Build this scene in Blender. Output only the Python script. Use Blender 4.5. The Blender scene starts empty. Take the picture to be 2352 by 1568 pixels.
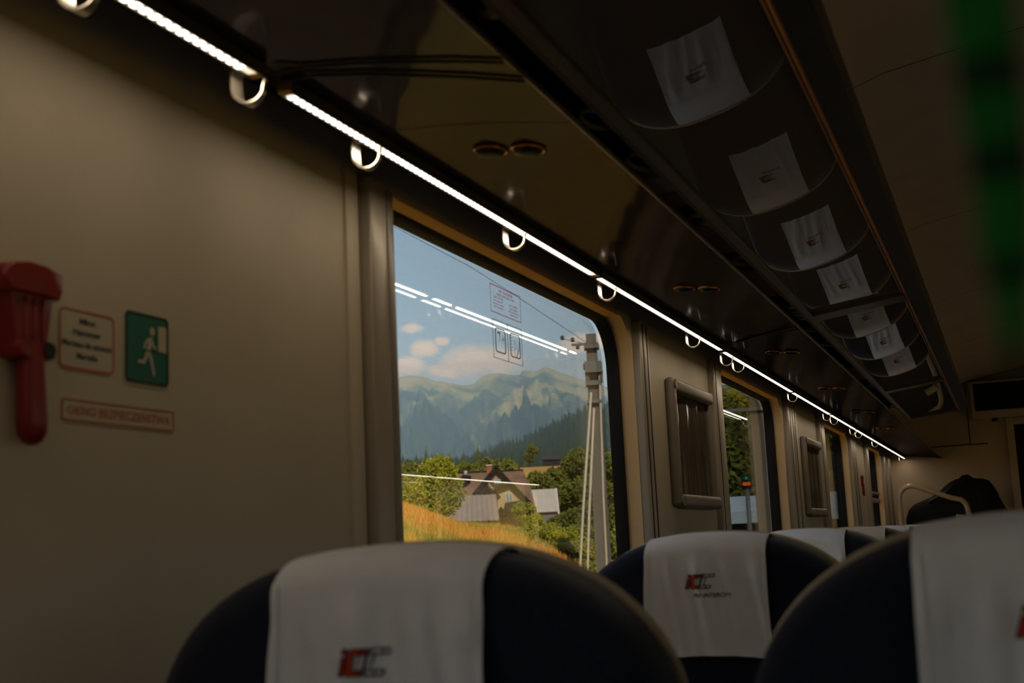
import bpy, bmesh, math, random
from mathutils import Vector, Matrix, noise
import numpy as np

C = bpy.context.scene.collection
sc = bpy.context.scene
H = 1.2                        # eye height above the carriage floor; z below is written relative to the eye
rnd = random.Random(7)

# ------------------------------------------------------------------ camera
cam_d = bpy.data.cameras.new('camera')
cam = bpy.data.objects.new('camera', cam_d)
C.objects.link(cam)
sc.camera = cam
RX = Vector((0.93411169, 0.35393499, -0.04653367))      # camera right / down / forward in world axes
RD = Vector((-0.09749939, 0.12755249, -0.98702798))
RF = Vector((-0.34340825, 0.92653138, 0.15365671))
M = Matrix((RX, -RD, -RF)).transposed().to_4x4()
M.translation = Vector((0, 0, H))
cam.matrix_world = M
cam_d.sensor_width = 36.0
cam_d.lens = 3000.0 / 2352.0 * 36.0
cam_d.clip_start = 0.02
cam_d.clip_end = 20000
cam_d.dof.use_dof = True
cam_d.dof.focus_distance = 5.5
cam_d.dof.aperture_fstop = 7.4

# ------------------------------------------------------------------ sky, sun, exposure
sc.view_settings.view_transform = 'Standard'
sc.view_settings.look = 'None'
sc.view_settings.gamma = 1.0
sc.view_settings.exposure = 0.0
sc.view_settings.use_curve_mapping = False
cy = sc.cycles
cy.use_denoising = True
cy.max_bounces = 7
cy.diffuse_bounces = 4
cy.glossy_bounces = 4
cy.transmission_bounces = 4
cy.transparent_max_bounces = 24
cy.volume_bounces = 0
cy.sample_clamp_indirect = 4.0
cy.caustics_reflective = False
cy.caustics_refractive = False

SKY = 1.45
w = bpy.data.worlds.new('sky')
sc.world = w
w.use_nodes = True
nt = w.node_tree
nt.nodes.clear()
def N(nt, t, **k):
    n = nt.nodes.new(t)
    for a, b in k.items():
        if a.startswith('i_'):
            n.inputs[int(a[2:])].default_value = b
        else:
            setattr(n, a, b)
    return n
def ramp(nt, stops, interp='LINEAR'):
    n = nt.nodes.new('ShaderNodeValToRGB')
    n.color_ramp.interpolation = interp
    e = n.color_ramp.elements
    while len(e) < len(stops):
        e.new(0.5)
    for q, (p, c) in zip(e, stops):
        q.position = p
        q.color = (*c, 1) if len(c) == 3 else c
    return n
tc = N(nt, 'ShaderNodeTexCoord')
sep = N(nt, 'ShaderNodeSeparateXYZ')
nt.links.new(tc.outputs['Generated'], sep.inputs[0])
grad = ramp(nt, [(0.0, (.40, .50, .56)), (.13, (.42, .52, .58)), (.24, (.30, .42, .53)), (.45, (.14, .27, .45)), (1.0, (.07, .16, .33))])
nt.links.new(sep.outputs[2], grad.inputs[0])
# broken clouds low over the mountains: soft puffs with noisy edges, plus a thin scatter all round the horizon
cn = N(nt, 'ShaderNodeTexNoise')
cn.inputs['Scale'].default_value = 26
cn.inputs['Detail'].default_value = 6
cn.inputs['Roughness'].default_value = .6
nt.links.new(tc.outputs['Generated'], cn.inputs['Vector'])
def math_node(op, a, b=None):
    n = N(nt, 'ShaderNodeMath', operation=op)
    for i, q in enumerate((a, b)):
        if q is None: continue
        if isinstance(q, (int, float)): n.inputs[i].default_value = q
        else: nt.links.new(q, n.inputs[i])
    return n.outputs[0]
ta = math_node('DIVIDE', math_node('MULTIPLY', sep.outputs[0], -1.0), math_node('MAXIMUM', sep.outputs[1], .05))
el = sep.outputs[2]
acc = None
PUFFS = [(.463, .167, .012, .0045), (.449, .1505, .015, .0075), (.434, .156, .008, .004), (.463, .1385, .016, .0075), (.432, .134, .018, .006),
         (.405, .140, .034, .0125), (.378, .1385, .022, .010), (.30, .15, .03, .008), (.56, .16, .05, .012), (.66, .14, .05, .014), (.20, .13, .05, .012), (.05, .15, .08, .014)]
for (t0, e0, st, se) in PUFFS:
    q = math_node('ADD', math_node('POWER', math_node('DIVIDE', math_node('SUBTRACT', ta, t0), st), 2.0), math_node('POWER', math_node('DIVIDE', math_node('SUBTRACT', el, e0), se), 2.0))
    v = math_node('SUBTRACT', 1.0, q)
    acc = v if acc is None else math_node('MAXIMUM', acc, v)
dens = math_node('ADD', math_node('MAXIMUM', acc, -2.0), math_node('MULTIPLY', math_node('SUBTRACT', cn.outputs['Fac'], .5), 4.2))
cr = ramp(nt, [(.0, (0, 0, 0)), (.9, (1, 1, 1))])
nt.links.new(dens, cr.inputs[0])
mul_out = math_node('MULTIPLY', cr.outputs[0], .92)
mx = N(nt, 'ShaderNodeMixRGB')
mx.inputs[2].default_value = (.82, .66, .54, 1)
nt.links.new(mul_out, mx.inputs[0])
nt.links.new(grad.outputs[0], mx.inputs[1])
bg = N(nt, 'ShaderNodeBackground')
bg.inputs[1].default_value = SKY
nt.links.new(mx.outputs[0], bg.inputs[0])
wo = N(nt, 'ShaderNodeOutputWorld')
nt.links.new(bg.outputs[0], wo.inputs[0])

sun_d = bpy.data.lights.new('sun', 'SUN')
sun_d.energy = 5.0
sun_d.angle = .009
sun_d.color = (1.0, .86, .64)
sun = bpy.data.objects.new('sun', sun_d)
C.objects.link(sun)
sdir = Vector((0.34, -0.62, 0.62)).normalized()      # towards the sun: high, behind the carriage
sun.rotation_euler = sdir.to_track_quat('Z', 'Y').to_euler()

# ------------------------------------------------------------------ materials
def principled(name, col, rough=.5, spec=.5, metal=0.0, vary=0.0, vscale=20.0, bump=0.0, bscale=200.0, detail=3.0, sheen=0.0, col2=None, stretch=None):
    m = bpy.data.materials.new(name)
    m.use_nodes = True
    nt = m.node_tree
    b = nt.nodes['Principled BSDF']
    b.inputs['Base Color'].default_value = (*col, 1)
    b.inputs['Roughness'].default_value = rough
    b.inputs['Specular IOR Level'].default_value = spec
    b.inputs['Metallic'].default_value = metal
    if sheen:
        b.inputs['Sheen Weight'].default_value = sheen
    tc = N(nt, 'ShaderNodeTexCoord')
    src = tc.outputs['Object']
    if stretch:
        mp = N(nt, 'ShaderNodeMapping')
        mp.inputs['Scale'].default_value = stretch
        nt.links.new(src, mp.inputs[0])
        src = mp.outputs[0]
    if vary or col2:
        n = N(nt, 'ShaderNodeTexNoise')
        n.inputs['Scale'].default_value = vscale
        n.inputs['Detail'].default_value = detail
        nt.links.new(src, n.inputs['Vector'])
        if col2:
            r = ramp(nt, [(.36, col), (.64, col2)])
        else:
            r = ramp(nt, [(.3, tuple(c * (1 - vary) for c in col)), (.7, tuple(min(1, c * (1 + vary)) for c in col))])
        nt.links.new(n.outputs['Fac'], r.inputs[0])
        nt.links.new(r.outputs[0], b.inputs['Base Color'])
    if bump:
        n = N(nt, 'ShaderNodeTexNoise')
        n.inputs['Scale'].default_value = bscale
        n.inputs['Detail'].default_value = 3
        nt.links.new(src, n.inputs['Vector'])
        bp = N(nt, 'ShaderNodeBump')
        bp.inputs['Strength'].default_value = bump
        bp.inputs['Distance'].default_value = .002
        nt.links.new(n.outputs['Fac'], bp.inputs['Height'])
        nt.links.new(bp.outputs[0], b.inputs['Normal'])
    return m

def glass_mat(name, tint, ior, rough=0.0, film=None):
    m = bpy.data.materials.new(name)
    m.use_nodes = True
    nt = m.node_tree
    nt.nodes.clear()
    fr = N(nt, 'ShaderNodeFresnel')
    ge = N(nt, 'ShaderNodeNewGeometry')
    ml = N(nt, 'ShaderNodeMapRange')              # both faces of a pane reflect like air to glass
    ml.inputs['To Min'].default_value = ior
    ml.inputs['To Max'].default_value = 1 / ior
    nt.links.new(ge.outputs['Backfacing'], ml.inputs['Value'])
    nt.links.new(ml.outputs[0], fr.inputs[0])
    tr = N(nt, 'ShaderNodeBsdfTransparent')
    tr.inputs[0].default_value = (*tint, 1)
    gl = N(nt, 'ShaderNodeBsdfGlossy')
    gl.inputs['Roughness'].default_value = rough
    mix = N(nt, 'ShaderNodeMixShader')
    nt.links.new(fr.outputs[0], mix.inputs[0])
    body = tr.outputs[0]
    if film:                                       # dust and tint film inside dark glass
        df = N(nt, 'ShaderNodeBsdfDiffuse')
        df.inputs[0].default_value = (*film, 1)
        m2 = N(nt, 'ShaderNodeMixShader')
        m2.inputs[0].default_value = .5
        nt.links.new(tr.outputs[0], m2.inputs[1])
        nt.links.new(df.outputs[0], m2.inputs[2])
        body = m2.outputs[0]
    nt.links.new(body, mix.inputs[1])
    nt.links.new(gl.outputs[0], mix.inputs[2])
    o = N(nt, 'ShaderNodeOutputMaterial')
    nt.links.new(mix.outputs[0], o.inputs[0])
    return m

def emit_mat(name, col, strength):
    m = bpy.data.materials.new(name)
    m.use_nodes = True
    nt = m.node_tree
    nt.nodes.clear()
    e = N(nt, 'ShaderNodeEmission')
    e.inputs[0].default_value = (*col, 1)
    e.inputs[1].default_value = strength
    o = N(nt, 'ShaderNodeOutputMaterial')
    nt.links.new(e.outputs[0], o.inputs[0])
    return m

MT = {}
MT['wall'] = principled('wall_laminate', (.50, .43, .33), .55, .35, vary=.04, vscale=6, bump=.06, bscale=350)
MT['ceiling'] = principled('ceiling_paint', (.62, .50, .41), .6, .3, vary=.05, vscale=4, bump=.05, bscale=250)
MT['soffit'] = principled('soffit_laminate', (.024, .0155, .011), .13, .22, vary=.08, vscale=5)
def soffit_mat():
    m = bpy.data.materials.new('soffit_laminate')
    m.use_nodes = True
    nt = m.node_tree
    nt.nodes.clear()
    tc = N(nt, 'ShaderNodeTexCoord')
    n_ = N(nt, 'ShaderNodeTexNoise')
    n_.inputs['Scale'].default_value = 5
    nt.links.new(tc.outputs['Object'], n_.inputs['Vector'])
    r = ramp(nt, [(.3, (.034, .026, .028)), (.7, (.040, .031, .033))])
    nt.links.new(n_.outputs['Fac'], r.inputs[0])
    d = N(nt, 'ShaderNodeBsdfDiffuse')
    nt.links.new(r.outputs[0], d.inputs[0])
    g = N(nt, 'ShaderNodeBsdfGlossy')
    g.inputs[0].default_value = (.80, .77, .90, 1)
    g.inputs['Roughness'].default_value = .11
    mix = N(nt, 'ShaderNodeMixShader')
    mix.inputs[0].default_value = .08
    nt.links.new(d.outputs[0], mix.inputs[1]); nt.links.new(g.outputs[0], mix.inputs[2])
    o = N(nt, 'ShaderNodeOutputMaterial')
    nt.links.new(mix.outputs[0], o.inputs[0])
    return m
MT['soffit'] = soffit_mat()
MT['endwall'] = principled('end_wall_laminate', (.66, .53, .40), .5, .35, vary=.05, vscale=4)
MT['floor'] = principled('floor_vinyl', (.20, .19, .19), .6, .3, vary=.25, vscale=90)
MT['post'] = principled('post_satin_metal', (.34, .29, .235), .38, .5, metal=.15, vary=.04, vscale=15)
MT['groove'] = principled('groove_dark', (.02, .018, .016), .7, .2, vary=.2, vscale=30)
MT['reveal'] = principled('window_reveal', (.72, .49, .26), .5, .35, vary=.04, vscale=6)
MT['bouncetint'] = principled('warm_bounce_tint', (.88, .46, .11), .55, .3, vary=.06, vscale=8)  # warm light bounced off the sunlit grass, put into the colour
MT['gasket'] = principled('rubber_gasket', (.008, .008, .010), .55, .3, vary=.2, vscale=40)
MT['pane'] = glass_mat('window_glass', (.955, .965, .965), 1.4)
MT['rackglass'] = glass_mat('dark_tinted_glass', (.16, .15, .14), 1.62, film=(.20, .17, .14))
MT['frame'] = principled('frame_grey_plastic', (.20, .175, .145), .42, .45, vary=.05, vscale=20)
MT['rail'] = principled('rack_rail_metal', (.10, .065, .045), .3, .6, metal=.4, vary=.1, vscale=8)
MT['raildark'] = principled('rack_rail_dark', (.020, .015, .013), .45, .4, vary=.1, vscale=8)
MT['copper'] = principled('copper_edge', (.40, .15, .05), .35, .5, metal=.7, vary=.1, vscale=12)
MT['black'] = principled('black_plastic', (.006, .006, .006), .5, .3, vary=.2, vscale=20)
MT['bezel'] = principled('lamp_bezel_bronze', (.50, .19, .055), .25, .5, metal=.6, vary=.1, vscale=30)
MT['screen'] = principled('black_screen', (.002, .002, .003), .35, .3, vary=.2, vscale=5)
MT['seat'] = principled('navy_seat_fabric', (.010, .014, .030), .92, .15, vary=.45, vscale=320, bump=.4, bscale=700, sheen=.15)
MT['piping'] = principled('beige_piping', (.46, .38, .25), .6, .3, vary=.08, vscale=60)
MT['shell'] = principled('grey_seat_plastic', (.12, .11, .10), .5, .4, vary=.08, vscale=20)
MT['cloth'] = principled('white_cover_cloth', (.84, .83, .86), .9, .15, vary=.03, vscale=40, bump=.25, bscale=900)
MT['hem'] = principled('white_cover_hem', (.88, .86, .88), .9, .15, vary=.03, vscale=60, bump=.25, bscale=900)
MT['logored'] = principled('logo_red', (.62, .055, .012), .8, .2, vary=.05, vscale=50)
MT['logoblack'] = principled('logo_black', (.015, .014, .014), .8, .2, vary=.1, vscale=50)
MT['hook'] = principled('hook_chrome', (.72, .66, .56), .22, .6, metal=.65, vary=.04, vscale=60)
MT['ledhouse'] = principled('led_housing', (.055, .047, .040), .5, .4, metal=.1, vary=.05, vscale=20)
MT['brass'] = principled('brass_contact', (.42, .27, .06), .35, .6, metal=.8, vary=.1, vscale=60)
MT['red'] = principled('red_plastic', (.21, .005, .008), .35, .5, vary=.08, vscale=30)
MT['signwhite'] = principled('sign_film', (.49, .44, .34), .5, .35, vary=.03, vscale=40)
MT['signgreen'] = principled('sign_green', (.004, .115, .088), .45, .4, vary=.05, vscale=40)
MT['signblack'] = principled('sign_dark_border', (.012, .014, .015), .5, .3, vary=.1, vscale=40)
MT['signred'] = principled('sign_red_ink', (.42, .075, .05), .5, .3, vary=.08, vscale=40)
MT['signink'] = principled('sign_navy_ink', (.025, .028, .045), .5, .3, vary=.1, vscale=40)
MT['cable'] = principled('black_cable', (.01, .009, .008), .5, .3, vary=.1, vscale=60)
MT['bag'] = principled('black_bag_fabric', (.010, .010, .012), .8, .2, vary=.4, vscale=60, bump=.4, bscale=200)
MT['bar'] = principled('beige_metal_tube', (.42, .33, .20), .35, .5, vary=.06, vscale=15)
MT['green'] = principled('green_check_cloth', (.010, .16, .018), .85, .2, vary=.15, vscale=40, bump=.3, bscale=500)
MT['greenblack'] = principled('dark_check_cloth', (.004, .035, .010), .85, .2, vary=.2, vscale=40, bump=.3, bscale=500)
MT['bagbrown'] = principled('brown_luggage', (.55, .28, .13), .6, .3, vary=.2, vscale=14)
MT['bagolive'] = principled('olive_luggage', (.60, .50, .26), .6, .3, vary=.2, vscale=14)

# ------------------------------------------------------------------ mesh helpers (coordinates: x, y, z relative to the eye)
class MB:
    def __init__(s):
        s.v, s.f = [], []
    def add(s, vs, fs):
        o = len(s.v)
        s.v += [tuple(p) for p in vs]
        s.f += [tuple(i + o for i in q) for q in fs]
        return s
    def box(s, x0, x1, y0, y1, z0, z1, bev=0.0, seg=2):
        bm = bmesh.new()
        bmesh.ops.create_cube(bm, size=1.0)
        for v in bm.verts:
            v.co = Vector(((x0 + x1) / 2 + v.co.x * (x1 - x0), (y0 + y1) / 2 + v.co.y * (y1 - y0), (z0 + z1) / 2 + v.co.z * (z1 - z0)))
        if bev:
            bmesh.ops.bevel(bm, geom=list(bm.edges), offset=bev, segments=seg, profile=.5, affect='EDGES')
        bm.verts.ensure_lookup_table()
        bm.verts.index_update()
        s.add([v.co[:] for v in bm.verts], [[v.index for v in f.verts] for f in bm.faces])
        bm.free()
        return s
    def obox(s, origin, ux, uy, uz, a, b, c):      # box on three given axes from origin, extents a,b,c (pairs)
        vs = []
        for k in c:
            for j in b:
                for i in a:
                    vs.append(tuple(Vector(origin) + Vector(ux) * i + Vector(uy) * j + Vector(uz) * k))
        return s.add(vs, [(0, 2, 3, 1), (4, 5, 7, 6), (0, 1, 5, 4), (2, 6, 7, 3), (0, 4, 6, 2), (1, 3, 7, 5)])
    def tube(s, pts, r, n=8, caps=True, closed=False):
        pts = [Vector(p) for p in pts]
        rings = []
        m = len(pts)
        prev = None
        for i, p in enumerate(pts):
            a = pts[(i - 1) % m] if (closed or i > 0) else p
            b = pts[(i + 1) % m] if (closed or i < m - 1) else p
            t = (b - a).normalized()
            if prev is None:
                up = Vector((0, 0, 1)) if abs(t.z) < .9 else Vector((1, 0, 0))
                prev = t.cross(up).normalized()
            x = (prev - t * prev.dot(t)).normalized()
            prev = x
            y = t.cross(x)
            rr = r[i] if isinstance(r, (list, tuple)) else r
            rings.append([tuple(p + x * rr * math.cos(2 * math.pi * k / n) + y * rr * math.sin(2 * math.pi * k / n)) for k in range(n)])
        vs = [q for g in rings for q in g]
        fs = []
        for i in range(m if closed else m - 1):
            j = (i + 1) % m
            for k in range(n):
                fs.append((i * n + k, i * n + (k + 1) % n, j * n + (k + 1) % n, j * n + k))
        if caps and not closed:
            fs.append(tuple(range(n - 1, -1, -1)))
            fs.append(tuple((m - 1) * n + k for k in range(n)))
        return s.add(vs, fs)
    def loft(s, rings, closed=True, cap0=True, cap1=True):
        n = len(rings[0])
        vs = [p for g in rings for p in g]
        fs = []
        for i in range(len(rings) - 1):
            for k in range(n if closed else n - 1):
                fs.append((i * n + k, i * n + (k + 1) % n, (i + 1) * n + (k + 1) % n, (i + 1) * n + k))
        if cap0:
            fs.append(tuple(range(n - 1, -1, -1)))
        if cap1:
            fs.append(tuple((len(rings) - 1) * n + k for k in range(n)))
        return s.add(vs, fs)
    def grid(s, fn, nu, nv):
        vs = [fn(i / nu, j / nv) for j in range(nv + 1) for i in range(nu + 1)]
        fs = [(j * (nu + 1) + i, j * (nu + 1) + i + 1, (j + 1) * (nu + 1) + i + 1, (j + 1) * (nu + 1) + i) for j in range(nv) for i in range(nu)]
        return s.add(vs, fs)
    def prism(s, poly, d):                          # closed polygon of 3-D points swept by vector d
        d = Vector(d)
        a = [tuple(p) for p in poly]
        b = [tuple(Vector(p) + d) for p in poly]
        return s.loft([a, b])

def origin_of(o):
    p = Vector(o.location)
    while o.parent:
        o = o.parent
        p += Vector(o.location)
    return p

def put(name, mb, mat, parent=None, loc=None, smooth=35, kind=None, label=None, cat=None, group=None):
    """one mesh object; mb is in eye-relative coordinates"""
    vs = np.array(mb.v, dtype=float)
    vs[:, 2] += H
    if parent is not None:
        org = np.array(origin_of(parent))
    elif loc is not None:
        org = np.array(loc, float) + np.array((0, 0, H))
    else:
        lo, hi = vs.min(0), vs.max(0)
        org = np.array(((lo[0] + hi[0]) / 2, (lo[1] + hi[1]) / 2, lo[2]))
    vs -= org
    me = bpy.data.meshes.new(name)
    me.from_pydata([tuple(p) for p in vs], [], mb.f)
    for m in (mat if isinstance(mat, (list, tuple)) else [mat]):
        me.materials.append(m)
    me.validate()
    if smooth:
        me.shade_smooth()
        me.set_sharp_from_angle(angle=math.radians(smooth))
    me.update()
    o = bpy.data.objects.new(name, me)
    C.objects.link(o)
    if parent is not None:
        o.parent = parent
    else:
        o.location = org
    tag(o, label, cat, group, kind)
    return o

def tag(o, label=None, cat=None, group=None, kind=None):
    if label: o['label'] = label
    if cat: o['category'] = cat
    if group: o['group'] = group
    if kind: o['kind'] = kind
    return o

def thing(name, loc, label, cat, group=None, kind=None):
    o = bpy.data.objects.new(name, None)
    o.empty_display_size = .1
    C.objects.link(o)
    o.location = (loc[0], loc[1], loc[2] + H)
    return tag(o, label, cat, group, kind)

def dup(root, loc, label=None, group=None):
    r = root.copy()
    C.objects.link(r)
    r.location = (loc[0], loc[1], loc[2] + H)
    if label: r['label'] = label
    if group: r['group'] = group
    for ch in list(root.children):
        c = ch.copy()
        C.objects.link(c)
        c.parent = r
        for g in list(ch.children):
            d = g.copy()
            C.objects.link(d)
            d.parent = c
    return r

_txt = {}
def text_polys(body, shear=0.0, offset=0.0):
    """triangulated flat lettering, baseline at 0, size 1"""
    key = (body, shear, offset)
    if key in _txt: return _txt[key]
    cu = bpy.data.curves.new('lettering', 'FONT')
    cu.body = body
    cu.shear = shear
    cu.offset = offset
    cu.resolution_u = 2
    ob = bpy.data.objects.new('lettering', cu)
    C.objects.link(ob)
    bpy.context.view_layer.update()
    dg = bpy.context.evaluated_depsgraph_get()
    me = ob.evaluated_get(dg).to_mesh()
    vs = [tuple(v.co) for v in me.vertices]
    fs = [tuple(p.vertices) for p in me.polygons]
    ob.evaluated_get(dg).to_mesh_clear()
    bpy.data.objects.remove(ob)
    bpy.data.curves.remove(cu)
    _txt[key] = (vs, fs)
    return vs, fs

def interp(tab, x):
    return float(np.interp(x, [a for a, _ in tab], [b for _, b in tab]))

WX = -.93          # face of the left wall
GX = -1.0          # left window glass
WR = 1.87          # face of the right wall
YB, YE = -4.0, 11.75
FL = -1.2

# ------------------------------------------------------------------ room shell
WINS = [(-3.15, -1.75), (-.95, .55), (1.86, 3.46), (4.60, 6.0), (7.35, 8.58), (9.72, 10.85)]
WZ0, WZ1, WRAD = -.42, .60, .14

def rr_loop(y0, y1, z0, z1, r, n=10):
    pts = []
    for (cy_, cz_, a0) in ((y1 - r, z1 - r, 0), (y0 + r, z1 - r, 90), (y0 + r, z0 + r, 180), (y1 - r, z0 + r, 270)):
        for k in range(n + 1):
            a = math.radians(a0 + 90 * k / n)
            pts.append((cy_ + r * math.cos(a), cz_ + r * math.sin(a)))
    return pts

def wall_with_windows(x, xg, wins, ztop, side):
    mb = MB()
    cuts = [YB]
    for a, b in zip(wins[:-1], wins[1:]):
        cuts.append((a[1] + b[0]) / 2)
    cuts.append(YE)
    rv = MB()
    for (y0, y1), c0, c1 in zip(wins, cuts[:-1], cuts[1:]):
        loop = rr_loop(y0, y1, WZ0, WZ1, WRAD)
        cyy, czz = (y0 + y1) / 2, (WZ0 + WZ1) / 2
        n = len(loop)
        def outer(p):
            dy, dz = p[0] - cyy, p[1] - czz
            t = 1e9
            if dy > 1e-9: t = min(t, (c1 - cyy) / dy)
            if dy < -1e-9: t = min(t, (c0 - cyy) / dy)
            if dz > 1e-9: t = min(t, (ztop - czz) / dz)
            if dz < -1e-9: t = min(t, (FL - czz) / dz)
            q = (cyy + dy * t, czz + dz * t)
            sd = 0 if abs(q[0] - c1) < 1e-6 else 2 if abs(q[0] - c0) < 1e-6 else 1 if abs(q[1] - ztop) < 1e-6 else 3
            return q, sd
        corners = {(0, 1): (c1, ztop), (1, 2): (c0, ztop), (2, 3): (c0, FL), (3, 0): (c1, FL)}
        for i in range(n):
            p, q = loop[i], loop[(i + 1) % n]
            (op, sp), (oq, sq) = outer(p), outer(q)
            vs = [(x, *p), (x, *op)]
            if sp != sq and (sp, sq) in corners:
                vs.append((x, *corners[(sp, sq)]))
            vs += [(x, *oq), (x, *q)]
            mb.add(vs, [tuple(range(len(vs))) if side < 0 else tuple(reversed(range(len(vs))))])
        xm = x + (xg - x) * .6
        rings = [[(x, *p) for p in loop], [(x + (xm - x) * .5, *p) for p in loop], [(xm, *p) for p in loop]]
        rv.loft(rings, cap0=False, cap1=False)
    return mb, rv

mb, rv = wall_with_windows(WX, GX, WINS, .70, -1)
wl = put('wall_left', mb, MT['wall'], kind='structure', smooth=30)
put('reveal', rv, MT['reveal'], parent=wl, smooth=40)
# outer body skin behind the inner lining closes the wall between windows
sk = MB()
ys = [YB] + [q for a in WINS for q in a] + [YE]
for i in range(0, len(ys), 2):
    sk.box(-1.04, -1.02, ys[i] + .16, ys[i + 1] - .03, FL - .1, 1.5)
for a in WINS:
    sk.box(-1.04, -1.02, a[0], a[1], FL - .1, WZ0 - .05)
    sk.box(-1.04, -1.02, a[0], a[1], WZ1 + .06, 1.5)
put('wall_left_outer', sk, MT['groove'], kind='structure', smooth=0)

def make_window(n, y0, y1, x_in, xg):
    sgn = -1 if xg < 0 else 1
    d0 = abs(xg) - .028
    outer_ = rr_loop(y0, y1, WZ0, WZ1, WRAD)
    inset = .012
    inner = rr_loop(y0 + inset, y1 - inset, WZ0 + inset, WZ1 - inset, WRAD - .012)
    gk = MB()
    rings = [[(sgn * d0, *p) for p in outer_], [(sgn * (d0 - .004), (p[0] + q[0]) / 2, (p[1] + q[1]) / 2) for p, q in zip(outer_, inner)],
             [(sgn * (d0 + .004), *p) for p in inner], [(sgn * (abs(xg) + .004), *p) for p in inner]]
    gk.loft(rings, cap0=False, cap1=False)
    wn = put('window_%d' % n, gk, MT['gasket'], kind='structure', smooth=40)
    lm = MB().box(*sorted((sgn * (abs(x_in) + .003), sgn * d0)), y0 + WRAD * .8, y1 - WRAD * .8, WZ1 - .005, WZ1 - .0005, .001)  # thin liner added on the top reveal; its orange stands for bounced light
    put('bounce_liner', lm, MT['bouncetint'], parent=wn, label='thin liner along the top of the opening, coloured orange for warm bounced light')
    for k, xx in enumerate((abs(xg), abs(xg) + .014)):
        pm = MB()
        lo = rr_loop(y0 + inset - .004, y1 - inset + .004, WZ0 + inset - .004, WZ1 - inset + .004, WRAD - .012)
        pm.loft([[(sgn * xx, *p) for p in lo], [(sgn * (xx + .002), *p) for p in lo]])
        put('pane', pm, MT['pane'], parent=wn, smooth=0)
    return wn
k = 1
win_objs = {}
for a in WINS:
    win_objs[k] = make_window(k, a[0], a[1], WX, GX)
    k += 1

RWINS = [(-3.2, -1.35), (-.95, 1.1), (1.9, 3.6), (4.7, 6.2), (7.3, 8.8), (9.8, 10.9)]
mb, rv = wall_with_windows(WR, WR + .07, RWINS, .70, 1)
wr = put('wall_right', mb, MT['wall'], kind='structure', smooth=30)
put('reveal', rv, MT['reveal'], parent=wr, smooth=40)
for a in RWINS:
    make_window(k, a[0], a[1], WR, WR + .07)
    k += 1
sk = MB()
ys = [YB] + [q for a in RWINS for q in a] + [YE]
for i in range(0, len(ys), 2):
    sk.box(WR + .08, WR + .11, ys[i] - .01, ys[i + 1] + .01, FL - .1, 1.5)
for a in RWINS:
    sk.box(WR + .08, WR + .11, a[0], a[1], FL - .1, WZ0)
    sk.box(WR + .08, WR + .11, a[0], a[1], WZ1, 1.5)
put('wall_right_outer', sk, MT['groove'], kind='structure', smooth=0)

put('floor', MB().box(-1.02, WR + .1, YB, YE + .2, FL - .1, FL), MT['floor'], kind='structure', smooth=0)

# vaulted ceiling: panels along the length with dark joints
def ceil_prof(t):
    pts = [(-1.0, .70), (-.93, .78), (-.80, .92), (-.55, 1.08), (-.2, 1.20), (.2, 1.27), (.47, 1.285), (.74, 1.27), (1.14, 1.20), (1.49, 1.08), (1.74, .92), (1.87, .78), (1.94, .70)]
    f = t * (len(pts) - 1)
    i = min(int(f), len(pts) - 2)
    g = f - i
    return (pts[i][0] + (pts[i + 1][0] - pts[i][0]) * g, pts[i][1] + (pts[i + 1][1] - pts[i][1]) * g)
cl = MB()
cl.grid(lambda u, v: (ceil_prof(u)[0], YB + v * (YE - YB), ceil_prof(u)[1] + .006), 48, 1)
ceil_o = put('ceiling', cl, MT['groove'], kind='structure', smooth=60)
joints = [YB, -2.2, -.3, 1.62, 3.5, 5.4, 7.3, 9.2, YE]
for y0, y1 in zip(joints[:-1], joints[1:]):
    pm = MB()
    pm.grid(lambda u, v: (ceil_prof(u)[0], y0 + .003 + v * (y1 - y0 - .006), ceil_prof(u)[1]), 48, 1)
    put('panel', pm, MT['ceiling'], parent=ceil_o, smooth=60)

# end walls
def end_wall(name, y, th):
    m = MB()
    prof = [ceil_prof(i / 40) for i in range(41)]
    poly = [(-1.05, y, FL)] + [(p[0] * 1.03, y, p[1] + .05) for p in prof] + [(1.99, y, FL)]
    m.prism(poly, (0, th, 0))
    return put(name, m, MT['endwall'], kind='structure', smooth=0)
ew = end_wall('wall_front', YE, .06)
end_wall('wall_back', YB - .06, .06)
# seams on the end wall
put('seam', MB().box(-.93, -.12, YE - .004, YE, .655, .663).box(-.26, -.254, YE - .004, YE, .66, 1.15), MT['groove'], parent=ew, smooth=0)
# door in the end wall
dr = put('door_1', MB().box(.10, .86, YE - .012, YE - .002, FL, .80, .004), MT['black'], kind='structure', smooth=0)
fm = MB()
fm.box(.04, .10, YE - .05, YE - .001, FL, .86, .006).box(.86, .92, YE - .05, YE - .001, FL, .86, .006).box(.10, .86, YE - .05, YE - .001, .80, .86, .006)
put('door_frame', fm, MT['endwall'], parent=dr)
put('glass_panel', MB().box(.20, .76, YE - .018, YE - .012, -.55, .68), MT['screen'], parent=dr, smooth=0)
put('handle', MB().tube([(.16, YE - .05, -.2), (.16, YE - .05, .15)], .011).tube([(.16, YE - .05, -.18), (.16, YE - .012, -.18)], .008).tube([(.16, YE - .05, .13), (.16, YE - .012, .13)], .008), MT['bar'], parent=dr)

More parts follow.
